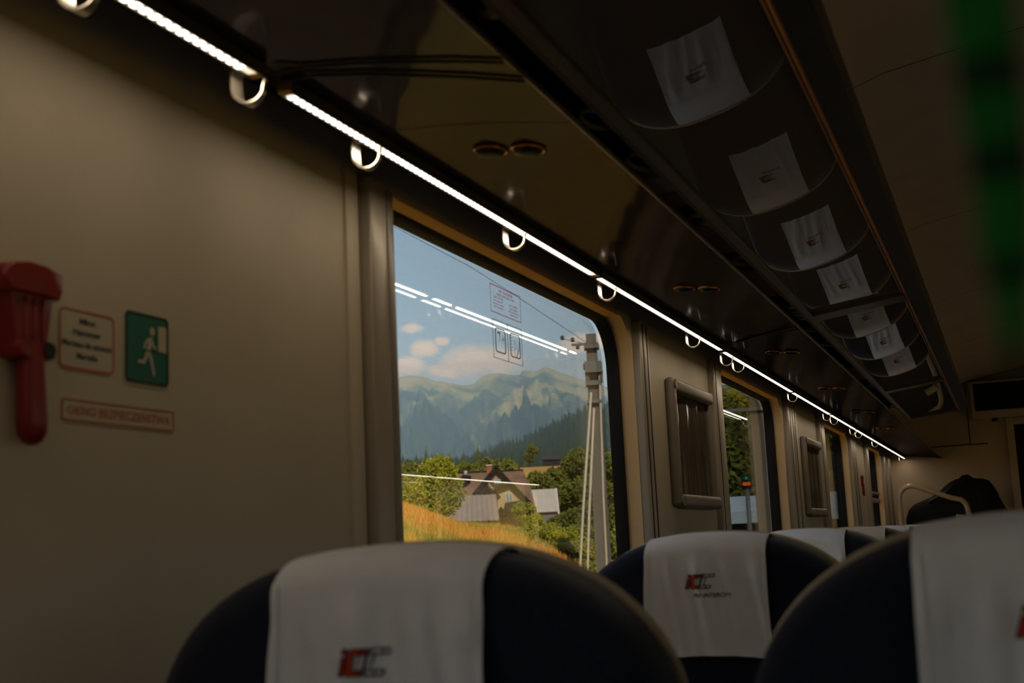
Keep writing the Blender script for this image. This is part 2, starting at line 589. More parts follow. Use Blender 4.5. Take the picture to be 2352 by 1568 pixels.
# ------------------------------------------------------------------ posts on the left wall (trim)
def post(n, y0, y1, lines=(), x1=-.905, z1=.60):
    m = MB()
    m.box(WX - .02, x1, y0, y1, FL, z1, .007, 3)
    o = put('trim_%d' % n, m, MT['post'], kind='structure')
    if lines:
        g = MB()
        for yy in lines:
            g.box(x1 - .004, x1 + .0012, yy - .004, yy + .004, FL, z1 - .012)
        put('groove', g, MT['groove'], parent=o, smooth=0)
    return o
p0 = post(1, 1.825, 1.90)
put('cover_strip', MB().box(WX - .01, WX + .006, 1.776, 1.818, FL, .60, .003), MT['wall'], parent=p0)
put('flange', MB().box(-.909, -.902, 1.878, 1.901, FL, .585, .003), MT['frame'], parent=p0)
post(2, 3.463, 3.495, (3.482,)); post(3, 3.50, 3.55, (3.525,))
post(4, 4.43, 4.55, (4.445,))
post(5, 6.03, 6.14, (6.085,)); post(6, 6.16, 6.28, (6.22,))
post(7, 7.13, 7.30, (7.15,))
post(8, 8.60, 8.72, (8.66,)); post(9, 8.74, 8.86, (8.80,))
post(10, 9.55, 9.68)
post(11, 10.93, 11.05, (10.99,)); post(12, 11.25, 11.45, (11.35,), x1=-.90)
post(13, .62, .70); post(14, -1.12, -1.02)

# upper and lower sash bars across the last window
put('sash_bar', MB().box(-.985, -.955, 9.74, 10.84, .19, .225, .006).box(-.985, -.955, 9.74, 10.84, .255, .275, .006), MT['frame'], parent=win_objs[6])

# ------------------------------------------------------------------ glossy soffit under the rack
SP = [(-.93, .655), (-.87, .625), (-.825, .600), (-.79, .590), (-.74, .587), (-.68, .583), (-.62, .576), (-.56, .568), (-.525, .562), (-.497, .557)]
def sof(t):
    f = t * (len(SP) - 1)
    i = min(int(f), len(SP) - 2)
    g = f - i
    return SP[i][0] + (SP[i + 1][0] - SP[i][0]) * g, SP[i][1] + (SP[i + 1][1] - SP[i][1]) * g
sfj = [YB, -1.1, .05, 1.62, 3.02, 4.42, 5.82, 7.22, 8.62, 10.1, YE]
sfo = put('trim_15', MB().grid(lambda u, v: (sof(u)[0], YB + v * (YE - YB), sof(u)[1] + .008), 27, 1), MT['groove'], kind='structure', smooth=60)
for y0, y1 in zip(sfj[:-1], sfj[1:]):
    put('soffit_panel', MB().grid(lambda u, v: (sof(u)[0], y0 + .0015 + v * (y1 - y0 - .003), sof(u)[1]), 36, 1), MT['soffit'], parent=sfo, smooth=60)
# rounded lip on the aisle edge of the soffit
put('lip', MB().tube([(-.497, YB, .561), (-.497, YE, .561)], .0045, 8), MT['rail'], parent=sfo)

# ------------------------------------------------------------------ luggage rack with tinted glass shelves
def rz(x): return .553 + .134 * (x + .44)
RK = thing('luggage_rack', (-.33, 3.0, .55), 'long overhead luggage rack with dark glass shelves and brown rails above the window seats', 'luggage rack')
def rack_box(m, x0, x1, y0, y1, lo, hi):
    sl = .134
    vs = []
    for y in (y0, y1):
        for x in (x0, x1):
            for h in (lo, hi):
                vs.append((x, y, rz(x) + h))
    return m.add(vs, [(0, 1, 3, 2), (4, 6, 7, 5), (0, 4, 5, 1), (2, 3, 7, 6), (0, 2, 6, 4), (1, 5, 7, 3)])
RY0, RY1 = -2.2, 7.05
def rl(name, x0, x1, lo, hi, m, y0=RY0, y1=RY1):
    put(name, rack_box(MB(), x0, x1, y0, y1, lo, hi), m, parent=RK, smooth=0)
rl('outer_rail', -.188, -.150, -.012, .030, MT['raildark'])
put('copper_edge', MB().tube([(-.192, RY0, rz(-.192) - .010), (-.192, RY1, rz(-.192) - .010)], .0035, 8).tube([(-.200, RY0, rz(-.2) - .006), (-.200, RY1, rz(-.2) - .006)], .002, 8), MT['copper'], parent=RK)
rl('inner_rail', -.440, -.425, -.010, .020, MT['rail'])
rl('inner_strip', -.455, -.441, .0, .022, MT['raildark'])
bars = [-1.15, 1.0 - .95, 3.42, 5.50]
for yb in (-1.2, .02, 3.41, 5.50, 7.02):
    rl('crossbar', -.424, -.190, -.014, .014, MT['rail'], yb - .045, yb + .045)
for a, b in ((-1.15, -.03), (.07, 3.36), (3.46, 5.45), (5.55, 6.97)):
    rl('glass_shelf', -.424, -.189, -.004, .004, MT['rackglass'], a, b)
put('back_panel', MB().box(-.93, -.92, RY0, RY1, .66, .80).box(-.93, -.60, RY0, RY1, .655, .66), MT['black'], parent=RK, smooth=0)
for yb in (1.235, 2.32, 3.42, 3.55, 5.50, 6.5):
    for i in range(2):
        put('bracket', MB().box(-.50, -.445, yb - .05 + i * .07, yb - .015 + i * .07, .572, .64, .006), MT['rail'], parent=RK)
MT['slotbrown'] = principled('slot_panel_brown', (.62, .30, .15), .5, .35, vary=.15, vscale=12)
MT['slottan'] = principled('slot_bracket_tan', (.66, .55, .30), .5, .35, vary=.15, vscale=20)
for y0_, y1_ in ((2.19, 2.72), (2.95, 3.30), (3.46, 3.62), (5.0, 5.4)):
    put('slot_panel', MB().box(-.560, -.455, y0_, y1_, .592, .600, .002), MT['slotbrown'], parent=RK)
put('slot_bracket', MB().box(-.545, -.452, 2.05, 2.15, .585, .625, .006), MT['slottan'], parent=RK)
put('slot_cover', MB().box(-.60, -.455, RY0, RY1, .612, .616), MT['black'], parent=RK, smooth=0)
for yy_ in (1.74, 1.98, 2.84, 3.05, 3.95, 4.3):
    ringp = [(-.500 + .020 * math.cos(2 * math.pi * k_ / 18), yy_ + .045 * math.sin(2 * math.pi * k_ / 18), .598) for k_ in range(18)]
    put('latch_ring', MB().tube(ringp, .005, 6, closed=True), MT['slottan'], parent=RK)
# luggage seen through the slot beside the shelf
def duffel(x0, x1, y0, y1, z0, z1, mat, label, strap=True):
    t = thing('travel_bag', ((x0 + x1) / 2, (y0 + y1) / 2, z0), label, 'bag', 'bags lying on the luggage rack')
    rings = []
    n = 20
    for i in range(15):
        f = i / 14
        e = max(.15, (1 - abs(2 * f - 1) ** 6)) ** .5
        ring = []
        for k in range(n):
            a = 2 * math.pi * k / n
            c, s_ = math.cos(a), math.sin(a)
            cx = math.copysign(abs(c) ** .6, c) * e
            cz = math.copysign(abs(s_) ** .6, s_) * e
            jit = 1 + .05 * noise.noise(Vector((cx * 2, f * 5 + y0 * 3, cz * 2)))
            ring.append(((x0 + x1) / 2 + cx * (x1 - x0) / 2 * jit, y0 + f * (y1 - y0), (z0 + z1) / 2 + cz * (z1 - z0) / 2 * min(1, jit)))
        rings.append(ring)
    put('body', MB().loft(rings), mat, parent=t, smooth=60)
    if strap:
        for f in (.3, .7):
            yy = y0 + f * (y1 - y0)
            pts = []
            for k in range(25):
                a = 2 * math.pi * k / 24
                c, s_ = math.cos(a), math.sin(a)
                pts.append(((x0 + x1) / 2 + math.copysign(abs(c) ** .6, c) * (x1 - x0) / 2 * 1.01, yy, (z0 + z1) / 2 + math.copysign(abs(s_) ** .6, s_) * (z1 - z0) / 2 * 1.01))
            put('strap', MB().tube(pts[:-1], .009, 6, closed=True), MT['frame'], parent=t)
    return t
duffel(-.80, -.47, 1.32, 1.95, .664, .90, MT['bag'], 'black travel bag in the rack slot nearest the camera')
duffel(-.80, -.47, 2.02, 2.22, .664, .80, MT['bagbrown'], 'small brown bag in the rack slot beside the black travel bag')
duffel(-.80, -.47, 2.42, 3.0, .664, .92, MT['bagbrown'], 'large brown bag in the rack slot behind the bracket')
duffel(-.80, -.47, 3.10, 3.38, .664, .84, MT['bagolive'], 'olive bag in the rack slot beside the middle crossbar')
duffel(-.80, -.47, 3.62, 4.9, .664, .90, MT['bag'], 'long black bag in the rack slot beyond the middle crossbar')

# ------------------------------------------------------------------ LED strips under the soffit
SX, SZ = -.80, .574
SEG = [(-1.15, .235), (.25, 1.318), (1.38, 2.705), (2.72, 4.06), (4.085, 5.49), (5.505, 6.72), (6.735, 7.87), (7.885, 8.98), (8.995, 9.98), (9.995, 11.70)]
LEDW = (1.0, .80, .56)
def led_material(name, base, peak, pitch):
    m = bpy.data.materials.new(name)
    m.use_nodes = True
    nt = m.node_tree
    nt.nodes.clear()
    e = N(nt, 'ShaderNodeEmission')
    e.inputs[0].default_value = (1.0, .84, .62, 1)
    e.inputs[1].default_value = base
    o = N(nt, 'ShaderNodeOutputMaterial')
    nt.links.new(e.outputs[0], o.inputs[0])
    return m
MT['diff'] = emit_mat('led_diffuser_light', (1.0, .80, .55), 1.15)
MT['chip'] = emit_mat('led_chip_light', (1.0, .88, .70), 4.5)
LED_E = .45
seg_names = ['strip of warm LEDs behind the camera end of the row', 'lit LED strip with visible dots at the top of the picture, ending before the gap',
             'lit LED strip starting after the gap beside the cables, above the first window', 'lit LED strip above the first framed notice, between two joints',
             'lit LED strip above the second window', 'lit LED strip above the second framed notice', 'lit LED strip above the third window',
             'lit LED strip short of the last joints, fourth from the far end', 'lit LED strip above the last window', 'last lit LED strip running to the far end wall']
for i, ((a, b), nm) in enumerate(zip(SEG, seg_names)):
    t = thing('led_strip', (SX, (a + b) / 2, SZ), nm, 'lamp', 'LED strips along the left soffit')
    m = MB().box(SX - .011, SX + .011, a, b, SZ + .004, SZ + .016, .0015).box(SX - .011, SX - .0072, a, b, SZ - .0018, SZ + .006, .001).box(SX + .0072, SX + .011, a, b, SZ - .0018, SZ + .006, .001)
    put('housing', m, MT['ledhouse'], parent=t)
    put('diffuser', MB().box(SX - .0068, SX + .0068, a + .012, b - .012, SZ, SZ + .004, .0015), MT['diff'], parent=t, smooth=0)
    for yy in (a, b):
        put('end_cap', MB().box(SX - .010, SX + .010, yy - .003 if yy == a else yy - .010, yy + .010 if yy == a else yy + .003, SZ - .001, SZ + .013, .002), MT['brass'] if i in (1, 2) else MT['cable'], parent=t)
    pitch = .0165
    n = int((b - a - .03) / pitch)
    if i in (1, 2):
        me0 = None
        for q in range(n):
            yy = a + .02 + q * pitch
            if me0 is None:
                co = put('led_chip', MB().box(SX - .0055, SX + .0055, yy - .004, yy + .004, SZ - .0016, SZ), MT['chip'], parent=t, smooth=0)
                me0 = co
                y_first = yy
            else:
                c = me0.copy()
                C.objects.link(c)
                c.parent = t
                c.location = (0, yy - y_first, 0)
    else:
        m = MB()
        for q in range(n):
            yy = a + .02 + q * pitch
            m.box(SX - .0055, SX + .0055, yy - .004, yy + .004, SZ - .0016, SZ)
        put('led_chip', m, MT['chip'], parent=t, smooth=0, kind='stuff')
    ld = bpy.data.lights.new('led_light', 'AREA')
    ld.shape = 'RECTANGLE'
    ld.size = .006
    ld.size_y = b - a - .024
    ld.energy = LED_E * (b - a)
    ld.color = LEDW
    lo = bpy.data.objects.new('led_light', ld)
    C.objects.link(lo)
    lo.parent = t
    lo.location = (0, 0, -.0025)
# the matching strip on the other side of the carriage
for i, (a, b) in enumerate([(-3.3, -1.2), (-1.15, .6), (.64, 1.98), (2.02, 3.4), (3.44, 4.9), (4.94, 6.6), (6.64, 8.4), (8.44, 10.6)]):
    X2, SZ2 = WR - .13, .495
    t = thing('led_strip', (X2, (a + b) / 2, SZ2), 'warm LED strip over the seats across the aisle, %s from the camera end' % ['first', 'second', 'third', 'fourth', 'fifth', 'sixth', 'seventh', 'last'][i], 'lamp', 'LED strips along the right soffit')
    put('housing', MB().box(X2 - .011, X2 + .011, a, b, SZ2 + .003, SZ2 + .016, .002), MT['ledhouse'], parent=t)
    put('diffuser', MB().box(X2 - .0085, X2 + .0085, a + .012, b - .012, SZ2, SZ2 + .004, .0015), MT['chip'], parent=t, smooth=0)
    ld = bpy.data.lights.new('led_light', 'AREA')
    ld.shape = 'RECTANGLE'
    ld.size = .006
    ld.size_y = b - a - .024
    ld.energy = LED_E * .5 * (b - a)
    ld.color = LEDW
    lo = bpy.data.objects.new('led_light', ld)
    C.objects.link(lo)
    lo.parent = t
    lo.location = (0, 0, -.0025)
mr = [(WR + WX - p[0], p[1]) for p in SP]
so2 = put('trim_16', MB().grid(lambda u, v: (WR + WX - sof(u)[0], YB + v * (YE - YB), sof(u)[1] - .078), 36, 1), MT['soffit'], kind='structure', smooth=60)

# ------------------------------------------------------------------ hooks on the strip
def hook_mesh():
    prof = [(-.020, .002), (-.021, -.010), (-.021, -.022)]
    for k in range(1, 13):
        a = math.pi + math.pi * k / 12
        prof.append((-.002 + .019 * math.cos(a), -.024 + .019 * math.sin(a)))
    prof += [(.0180, -.019), (.0195, -.015)]
    th = .0022
    rings = []
    for i, p in enumerate(prof):
        a = Vector(prof[max(0, i - 1)]); b = Vector(prof[min(len(prof) - 1, i + 1)])
        t = (b - a).normalized()
        nrm = Vector((-t.y, t.x))
        wy = interp([(0, .0125), (4, .0125), (8, .0085), (12, .0042), (len(prof) - 1, .0022)], i)
        q0 = Vector(p) + nrm * th / 2; q1 = Vector(p) - nrm * th / 2
        rings.append([(q0.x, -wy, q0.y), (q0.x, wy, q0.y), (q1.x, wy, q1.y), (q1.x, -wy, q1.y)])
    return MB().loft(rings)
hk_y = [.70, .995, 1.302, 1.611, 2.205, 2.80, 3.66, 4.136, 4.331, 5.50, 6.60, 6.88, 7.76, 8.04, 9.06, 11.35]
hk_l = ['coat hook just outside the top edge of the picture', 'pale coat hook at the top left corner, nearest the camera', 'coat hook at the end of the dotted LED strip, beside the gap', 'coat hook above the first post, after the gap',
        'coat hook above the middle of the first window', 'coat hook above the right corner of the first window', 'coat hook above the first framed notice', 'coat hook at the strip joint where the thin cables leave',
        'coat hook just past the cable joint, above the second window', 'coat hook past the end of the second window', 'coat hook before the joint at the third window', 'coat hook after the joint at the third window',
        'coat hook beyond the third window, before the joint', 'coat hook beyond the third window, after the joint', 'coat hook near the far end, above the last window', 'last coat hook at the end wall']
h0 = None
for yy, lb in zip(hk_y, hk_l):
    if h0 is None:
        t = thing('coat_hook', (SX, yy, SZ), lb, 'hook', 'coat hooks along the LED strip')
        mbk = hook_mesh()
        mbk.v = [(p[0] + SX, p[1] + yy, p[2] + SZ + .004) for p in mbk.v]
        put('hook', mbk, MT['hook'], parent=t, smooth=50)
        put('clip', MB().box(SX - .022, SX - .010, yy - .012, yy + .012, SZ + .002, SZ + .018, .002), MT['hook'], parent=t)
        h0 = t
    else:
        dup(h0, (SX, yy, SZ), lb)

# thin cables from the strip gaps across the soffit to the rack
def cable(y, pts, label):
    m = MB()
    m.tube([(SX + .012, y, .582)] + pts, .0022, 6)
    put('cable', m, MT['cable'], label=label, cat='cable', group='cables crossing the soffit')
def sof_z(x):
    return interp([(a, b) for a, b in SP], x)
for (y, dy, lb) in ((1.335, .03, 'thin black cable from the LED gap across the dark soffit, nearest the camera'), (1.36, .075, 'second thin cable from the nearest LED gap, branching beside the first'), (4.07, -.42, 'thin black cable from the LED joint above the second window to the rack'), (4.075, -.47, 'paired thin cable beside the one above the second window')):
    pts = []
    for k in range(1, 9):
        x = SX + .012 + (-.50 - SX - .012) * k / 8
        pts.append((x, y + dy * k / 8, sof_z(x) - .003))
    cable(y, pts, lb)

# ------------------------------------------------------------------ reading lamps in the soffit
def reading_lamp(x, y, lb):
    z = sof_z(x)
    t = thing('reading_lamp', (x, y, z), lb, 'lamp', 'pairs of reading lamps in the soffit')
    R = .024
    ring = [(x + R * math.cos(2 * math.pi * k / 28), y + R * math.sin(2 * math.pi * k / 28), sof_z(x + R * math.cos(2 * math.pi * k / 28)) - .002) for k in range(28)]
    put('bezel', MB().tube(ring, .0028, 8, closed=True), MT['bezel'], parent=t)
    rings = []
    for rr_, dz in ((.022, -.004), (.020, -.008), (.013, -.010), (.004, -.0105)):
        rings.append([(x + rr_ * math.cos(2 * math.pi * k / 28), y + rr_ * math.sin(2 * math.pi * k / 28), sof_z(x) + dz) for k in range(28)])
    put('lens', MB().loft(rings), MT['black'], parent=t, smooth=60)
for i, yy in enumerate((.52, 1.75, 2.99, 4.24, 5.48, 6.75, 8.0)):
    for j, xx in enumerate((-.668, -.609)):
        where = ['just outside the top of the picture', 'above the first window', 'above the first framed notice', 'above the second window', 'beyond the second window', 'above the second framed notice', 'above the third window'][i]
        reading_lamp(xx, yy, 'round reading lamp %s, %s of its pair' % (where, ('nearer the wall', 'nearer the aisle')[j]))

# ------------------------------------------------------------------ seats
ROWS = [1.0, 2.08, 3.13, 4.18, 5.23, 6.28, 7.33, 8.38, 9.43]
SA, SB = .236, .15
def seat_outline(n=40, a=SA, b=SB, zbot=-.80):
    pts = []
    side = [(.222, zbot), (.228, -.60), (.234, -.45), (.236, -.30), (.2355, -.20)]
    for p in side: pts.append(p)
    for k in range(n + 1):
        th = math.pi * k / n
        pts.append((a * math.copysign(abs(math.cos(th)) ** (2 / 2.4), math.cos(th)), -b + b * abs(math.sin(th))))
    for p in reversed(side): pts.append((-p[0], p[1]))
    return pts
def inset_outline(pts, d):
    out = []
    n = len(pts)
    for i in range(n):
        p = Vector(pts[i]); a = Vector(pts[i - 1]) if i > 0 else p; b = Vector(pts[i + 1]) if i < n - 1 else p
        t = (b - a).normalized()
        nrm = Vector((-t.y, t.x))
        q = p + nrm * d
        out.append((q.x, q.y))
    return out
OUT = seat_outline()
LAY = [(.000, .034), (.004, .022), (.012, .010), (.026, .002), (.045, 0), (.085, 0), (.098, .006), (.110, .018), (.116, .034)]
def top_z(x, shift=0.0):
    return -SB + SB * math.sqrt(max(0, 1 - abs(x / SA) ** 2.4)) + shift
def make_seat(x, y, ztop, label, group):
    t = thing('train_seat', (x, y, FL), label, 'seat', group)
    def P(px, py, pz): return (x + px, y + py, ztop + pz)
    rings = [[P(q[0], ly, q[1]) for q in inset_outline(OUT, ins)] for ly, ins in LAY]
    put('backrest', MB().loft(rings), MT['seat'], parent=t, smooth=50)
    put('piping', MB().tube([P(q[0] * 1.006, .094, q[1] + .001) for q in OUT], .0048, 8), MT['piping'], parent=t)
    cz = -.80
    c = MB().box(x - .205, x + .205, y + .09, y + .56, FL + .34, FL + .48, .03, 3)
    put('seat_cushion', c, MT['seat'], parent=t)
    for s in (-1, 1):
        put('armrest', MB().box(x + s * .228 - .018, x + s * .228 + .018, y + .06, y + .46, FL + .62, FL + .66, .012, 3).box(x + s * .228 - .014, x + s * .228 + .014, y + .06, y + .13, FL + .40, FL + .63, .006), MT['shell'], parent=t)
    put('base', MB().box(x - .20, x + .20, y + .14, y + .48, FL + .26, FL + .345, .01).box(x - .05, x + .05, y + .24, y + .36, FL, FL + .27, .01).box(x - .17, x + .17, y + .18, y + .44, FL, FL + .03, .008), MT['shell'], parent=t)
    return t
XW = [-.503] + [-.462] * 8
XA = [.034] + [.038] * 8
ordn = ['first', 'second', 'third', 'fourth', 'fifth', 'sixth', 'seventh', 'eighth', 'ninth']
sw = sa = None
for i, yy in enumerate(ROWS):
    lw = 'navy window seat with a white head cover, %s row from the camera' % ordn[i]
    la = 'navy aisle seat with a white head cover, %s row from the camera' % ordn[i]
    if i == 0:
        sw = make_seat(XW[i], yy, .002, lw, 'window seats in rows')
        sa = make_seat(XA[i], yy, .004, la, 'aisle seats in rows')
    else:
        dup(sw, (XW[i], yy, FL), lw)
        dup(sa, (XA[i], yy, FL), la)

# ------------------------------------------------------------------ white head covers with the printed logo
def cover_surface(x, y, ztop, seed, hw=.098, rear=.192, front=.12):
    r = random.Random(seed)
    ph = [r.uniform(0, 6.28) for _ in range(6)]
    fr = [r.uniform(22, 34), r.uniform(38, 60), r.uniform(60, 90)]
    skew = [r.uniform(-.35, .35) for _ in range(3)]
    R = .034
    def S(u, v):
        # u in [-1,1] across, v in [0,1]: 0 rear hem, about .55 crest, 1 front hem
        L1 = rear - R
        arc = R * math.pi
        L2 = front - R
        Lt = L1 + arc + L2
        s = v * Lt
        below = max(0.0, L1 - s)                     # distance below the crest on the rear side
        flare = 1.0 + .05 * (below / rear) ** 2
        px = u * hw * flare
        tz = top_z(px * .9) + .0035
        depth = .118
        off = .004
        if s < L1:
            py = -off
            pz = tz - R - (L1 - s)
        elif s < L1 + arc:
            th = (s - L1) / R
            py = (depth / 2) - (depth / 2 + off) * math.cos(th)
            pz = tz - R + R * math.sin(th)
        else:
            py = depth + off
            pz = tz - R - (s - L1 - arc)
        if s < L1 + R:
            g = min(1, below / .035 + .12)
            hemfade = 1 - .55 * max(0, (below - .10) / .09)
            f = 0
            for q in range(3):
                xx = px + skew[q] * below * .5
                f += (.0085, .0060, .0026)[q] * max(0, math.sin(fr[q] * 2.6 * xx + ph[q] + 1.4 * math.sin(9 * below + ph[q + 3]))) ** 2
            py -= max(0, f) * g * hemfade
            # rear face of the seat is rounded at the top: keep the cloth on it
        return Vector((x + px, y + py, ztop + pz))
    return S
def logo_shapes():
    sh = .30
    def sk(p): return (p[0] + p[1] * sh, p[1])
    red, out = [], []
    i_dot = [(0, .80), (.23, .80), (.23, 1.0), (0, 1.0)]
    i_bar = [(0, 0), (.23, 0), (.23, .68), (0, .68)]
    def cshape(x):
        return [(x + .14, 0), (x + .74, 0), (x + .74, .20), (x + .30, .20), (x + .26, .25), (x + .26, .75), (x + .30, .80), (x + .78, .80), (x + .78, 1.0), (x + .14, 1.0), (x, .87), (x, .13)]
    return [[sk(p) for p in s] for s in (i_dot, i_bar, cshape(.32))], [[sk(p) for p in s] for s in (cshape(.84), cshape(1.14))]
def tri_fill(poly):
    bm = bmesh.new()
    vs = [bm.verts.new((p[0], p[1], 0)) for p in poly]
    bm.faces.new(vs)
    bmesh.ops.triangulate(bm, faces=bm.faces[:])
    bm.verts.index_update()
    r = ([tuple(v.co) for v in bm.verts], [tuple(v.index for v in f.verts) for f in bm.faces])
    bm.free()
    return r
def line_polys(poly, wd):
    vs, fs = [], []
    n = len(poly)
    for i in range(n):
        a = Vector(poly[i]); b = Vector(poly[(i + 1) % n])
        t = (b - a).normalized()
        nn = Vector((-t.y, t.x)) * wd / 2
        e = t * wd / 2
        m = max(1, int((b - a).length / .12))
        for k in range(m):
            p, q = a - e + (b - a + 2 * e) * (k / m), a - e + (b - a + 2 * e) * ((k + 1) / m)
            o = len(vs)
            vs += [(*(p + nn),), (*(q + nn),), (*(q - nn),), (*(p - nn),)]
            fs.append((o, o + 1, o + 2, o + 3))
    return [(v[0], v[1], 0) for v in vs], fs
def strip_fill(poly_list):
    """small quads covering the red letters so that the print follows the cloth"""
    vs, fs = [], []
    for poly in poly_list:
        a, b = tri_fill(poly)
        o = len(vs)
        vs += a
        fs += [tuple(i + o for i in f) for f in b]
    bm = bmesh.new()
    bv = [bm.verts.new(v) for v in vs]
    for f in fs: bm.faces.new([bv[i] for i in f])
    bmesh.ops.subdivide_edges(bm, edges=bm.edges[:], cuts=2, use_grid_fill=True)
    bmesh.ops.triangulate(bm, faces=bm.faces[:])
    bm.verts.index_update()
    r = ([tuple(v.co) for v in bm.verts], [tuple(v.index for v in f.verts) for f in bm.faces])
    bm.free()
    return r
REDS, OUTS = logo_shapes()
def make_cover(x, y, ztop, seed, label, group, rear=.192, drop=0.0):
    S = cover_surface(x, y, ztop, seed, rear=rear)
    t = thing('head_cover', (x, y, ztop - .19), label, 'seat cover', group)
    nu, nv = 44, 60
    vs, fs = [], []
    for j in range(nv + 1):
        for i in range(nu + 1):
            vs.append(tuple(S(i / nu * 2 - 1, j / nv)))
    fs = [(j * (nu + 1) + i, j * (nu + 1) + i + 1, (j + 1) * (nu + 1) + i + 1, (j + 1) * (nu + 1) + i) for j in range(nv) for i in range(nu)]
    put('cloth', MB().add(vs, fs), MT['cloth'], parent=t, smooth=80)
    # stitched hems on the edges
    hm = MB()
    hm.add([tuple(S(i / nu * 2 - 1, v) + Vector((0, -.0012, 0))) for v in (0, .03) for i in range(nu + 1)], [(i, i + 1, nu + 2 + i, nu + 1 + i) for i in range(nu)])
    for s in (-1, 1):
        hm.add([tuple(S(s * u, j / nv * .52) + Vector((0, -.0012, 0))) for u in (1, .93) for j in range(nv + 1)], [(j, j + 1, nv + 2 + j, nv + 1 + j) for j in range(nv)])
    put('hem', hm, MT['hem'], parent=t, smooth=80)
    Lt = (rear - .034) + .034 * math.pi + (.12 - .034)
    def pr(vs, ox, oz, size):
        """flat print -> on the cloth: ox across in metres from centre, oz = height above rear hem"""
        out = []
        for p in vs:
            u = (ox + p[0] * size) / .098
            v = (oz + p[1] * size) / Lt
            out.append(tuple(S(u, v) + Vector((0, -.0016, 0))))
        return out
    sz = .0215
    ox, oz = -.032, .105 + rear - .192 - drop
    a, b = strip_fill(REDS)
    lg = put('logo', MB().add(pr(a, ox, oz, sz), b), MT['logored'], parent=t, smooth=0, label='red printed letters')
    om = MB()
    for poly in REDS + OUTS:
        a, b = line_polys(poly, .06)
        om.add([(p[0], p[1] - .0004, p[2]) for p in pr(a, ox, oz, sz)], b)
    put('logo_outline', om, MT['logoblack'], parent=lg, smooth=0)
    a, b = text_polys('PKP INTERCITY', .25, .012)
    put('lettering', MB().add(pr(a, ox + .012, oz - .0140, .0089), b), MT['logoblack'], parent=t, smooth=0, label='small black printed words')
    return t
cov = []
for i, yy in enumerate(ROWS):
    lw = ['white head cover with deep folds on the first window seat', 'white head cover with its full logo showing on the second window seat', 'white head cover on the third window seat, mostly behind the second', 'white head cover on the fourth window seat', 'white head cover on the fifth window seat', 'white head cover on the sixth window seat', 'white head cover on the seventh window seat', 'white head cover on the eighth window seat', 'white head cover on the ninth window seat'][i]
    if i < 4:
        cov.append(make_cover(XW[i], yy, .002, 11 + i * 5, lw, 'white covers on the window seats', .215 if i == 0 else .192, .019 if i == 0 else 0))
    else:
        dup(cov[i % 3 + 1], (XW[i], yy, .002 - .19), lw)
ca = make_cover(XA[0] - .006, ROWS[0], .004, 41, 'white head cover at the lower right corner, on the first aisle seat', 'white covers on the aisle seats', .215, 0)
for i in range(1, 9):
    dup(ca, (XA[i], ROWS[i], .004 - .19), 'white head cover on the %s aisle seat' % ordn[i])

# ------------------------------------------------------------------ emergency hammer and signs on the left wall
HX = WX + .001
def wallpoly(poly, x, depth):
    """polygon in (y,z) on the left wall standing off towards the aisle"""
    return MB().prism([(x, p[0], p[1]) for p in poly], (depth, 0, 0))
def hammer(y, z, sc_, label):
    t = thing('emergency_hammer', (WX, y, z), label, 'hammer', 'emergency hammers')
    def ring(poly, x0, x1, bev):
        cy_ = sum(p[0] for p in poly) / len(poly); cz_ = sum(p[1] for p in poly) / len(poly)
        rings = []
        for xx, k in ((x0, 1), (x1 - bev, 1), (x1 - bev * .3, .93), (x1, .84)):
            rings.append([(xx, y + (cy_ + (p[0] - cy_) * k) * sc_, z + (cz_ + (p[1] - cz_) * (1 - (1 - k) * .5)) * sc_) for p in poly])
        return MB().loft(rings)
    head = [(-.046, .084), (-.042, .089), (-.016, .095), (.016, .094), (.044, .087), (.047, .082), (.045, .070), (.040, .060), (-.040, .060), (-.045, .070)]
    put('head', ring(head, WX, WX + .030, .010), MT['red'], parent=t, smooth=40)
    body = [(-.036, .066), (.036, .066), (.031, .040), (.026, .015), (.023, .002), (-.023, .002), (-.026, .015), (-.031, .040)]
    put('holder', ring(body, WX, WX + .024, .007), MT['red'], parent=t, smooth=40)
    for k in (-.014, 0, .014):
        put('rib', MB().box(WX + .018, WX + .026, y + (k - .0028) * sc_, y + (k + .0028) * sc_, z + .012 * sc_, z + .058 * sc_, .002), MT['red'], parent=t)
    clipp = [(-.023, .010), (.020, .012), (.030, .010), (.034, .004), (.031, -.006), (.020, -.010), (-.021, -.008), (-.025, 0)]
    put('clip', ring(clipp, WX, WX + .029, .006), MT['red'], parent=t, smooth=40)
    put('seal', MB().tube([(WX + .026, y + .014 * sc_, z + .001 * sc_), (WX + .034, y + .014 * sc_, z + .001 * sc_)], .009 * sc_, 14), MT['signblack'], parent=t)
    pts, rad = [], []
    for zz, rr_ in ((.005, .0140), (-.02, .0148), (-.05, .0160), (-.075, .0168), (-.088, .0155), (-.096, .011), (-.100, .004)):
        pts.append((WX + .020, y + (.001 - zz * .03) * sc_, z + zz * sc_)); rad.append(rr_ * sc_)
    put('handle', MB().tube(pts, rad, 18), MT['red'], parent=t, smooth=60)
    return t
hm = hammer(1.053, .216, .95, 'red emergency hammer in its holder beside the small signs')
hm2 = dup(hm, (WX, 9.25, .29), 'tiny red emergency hammer on the wall before the last window')
hm2.scale = (.55, .7, .75)

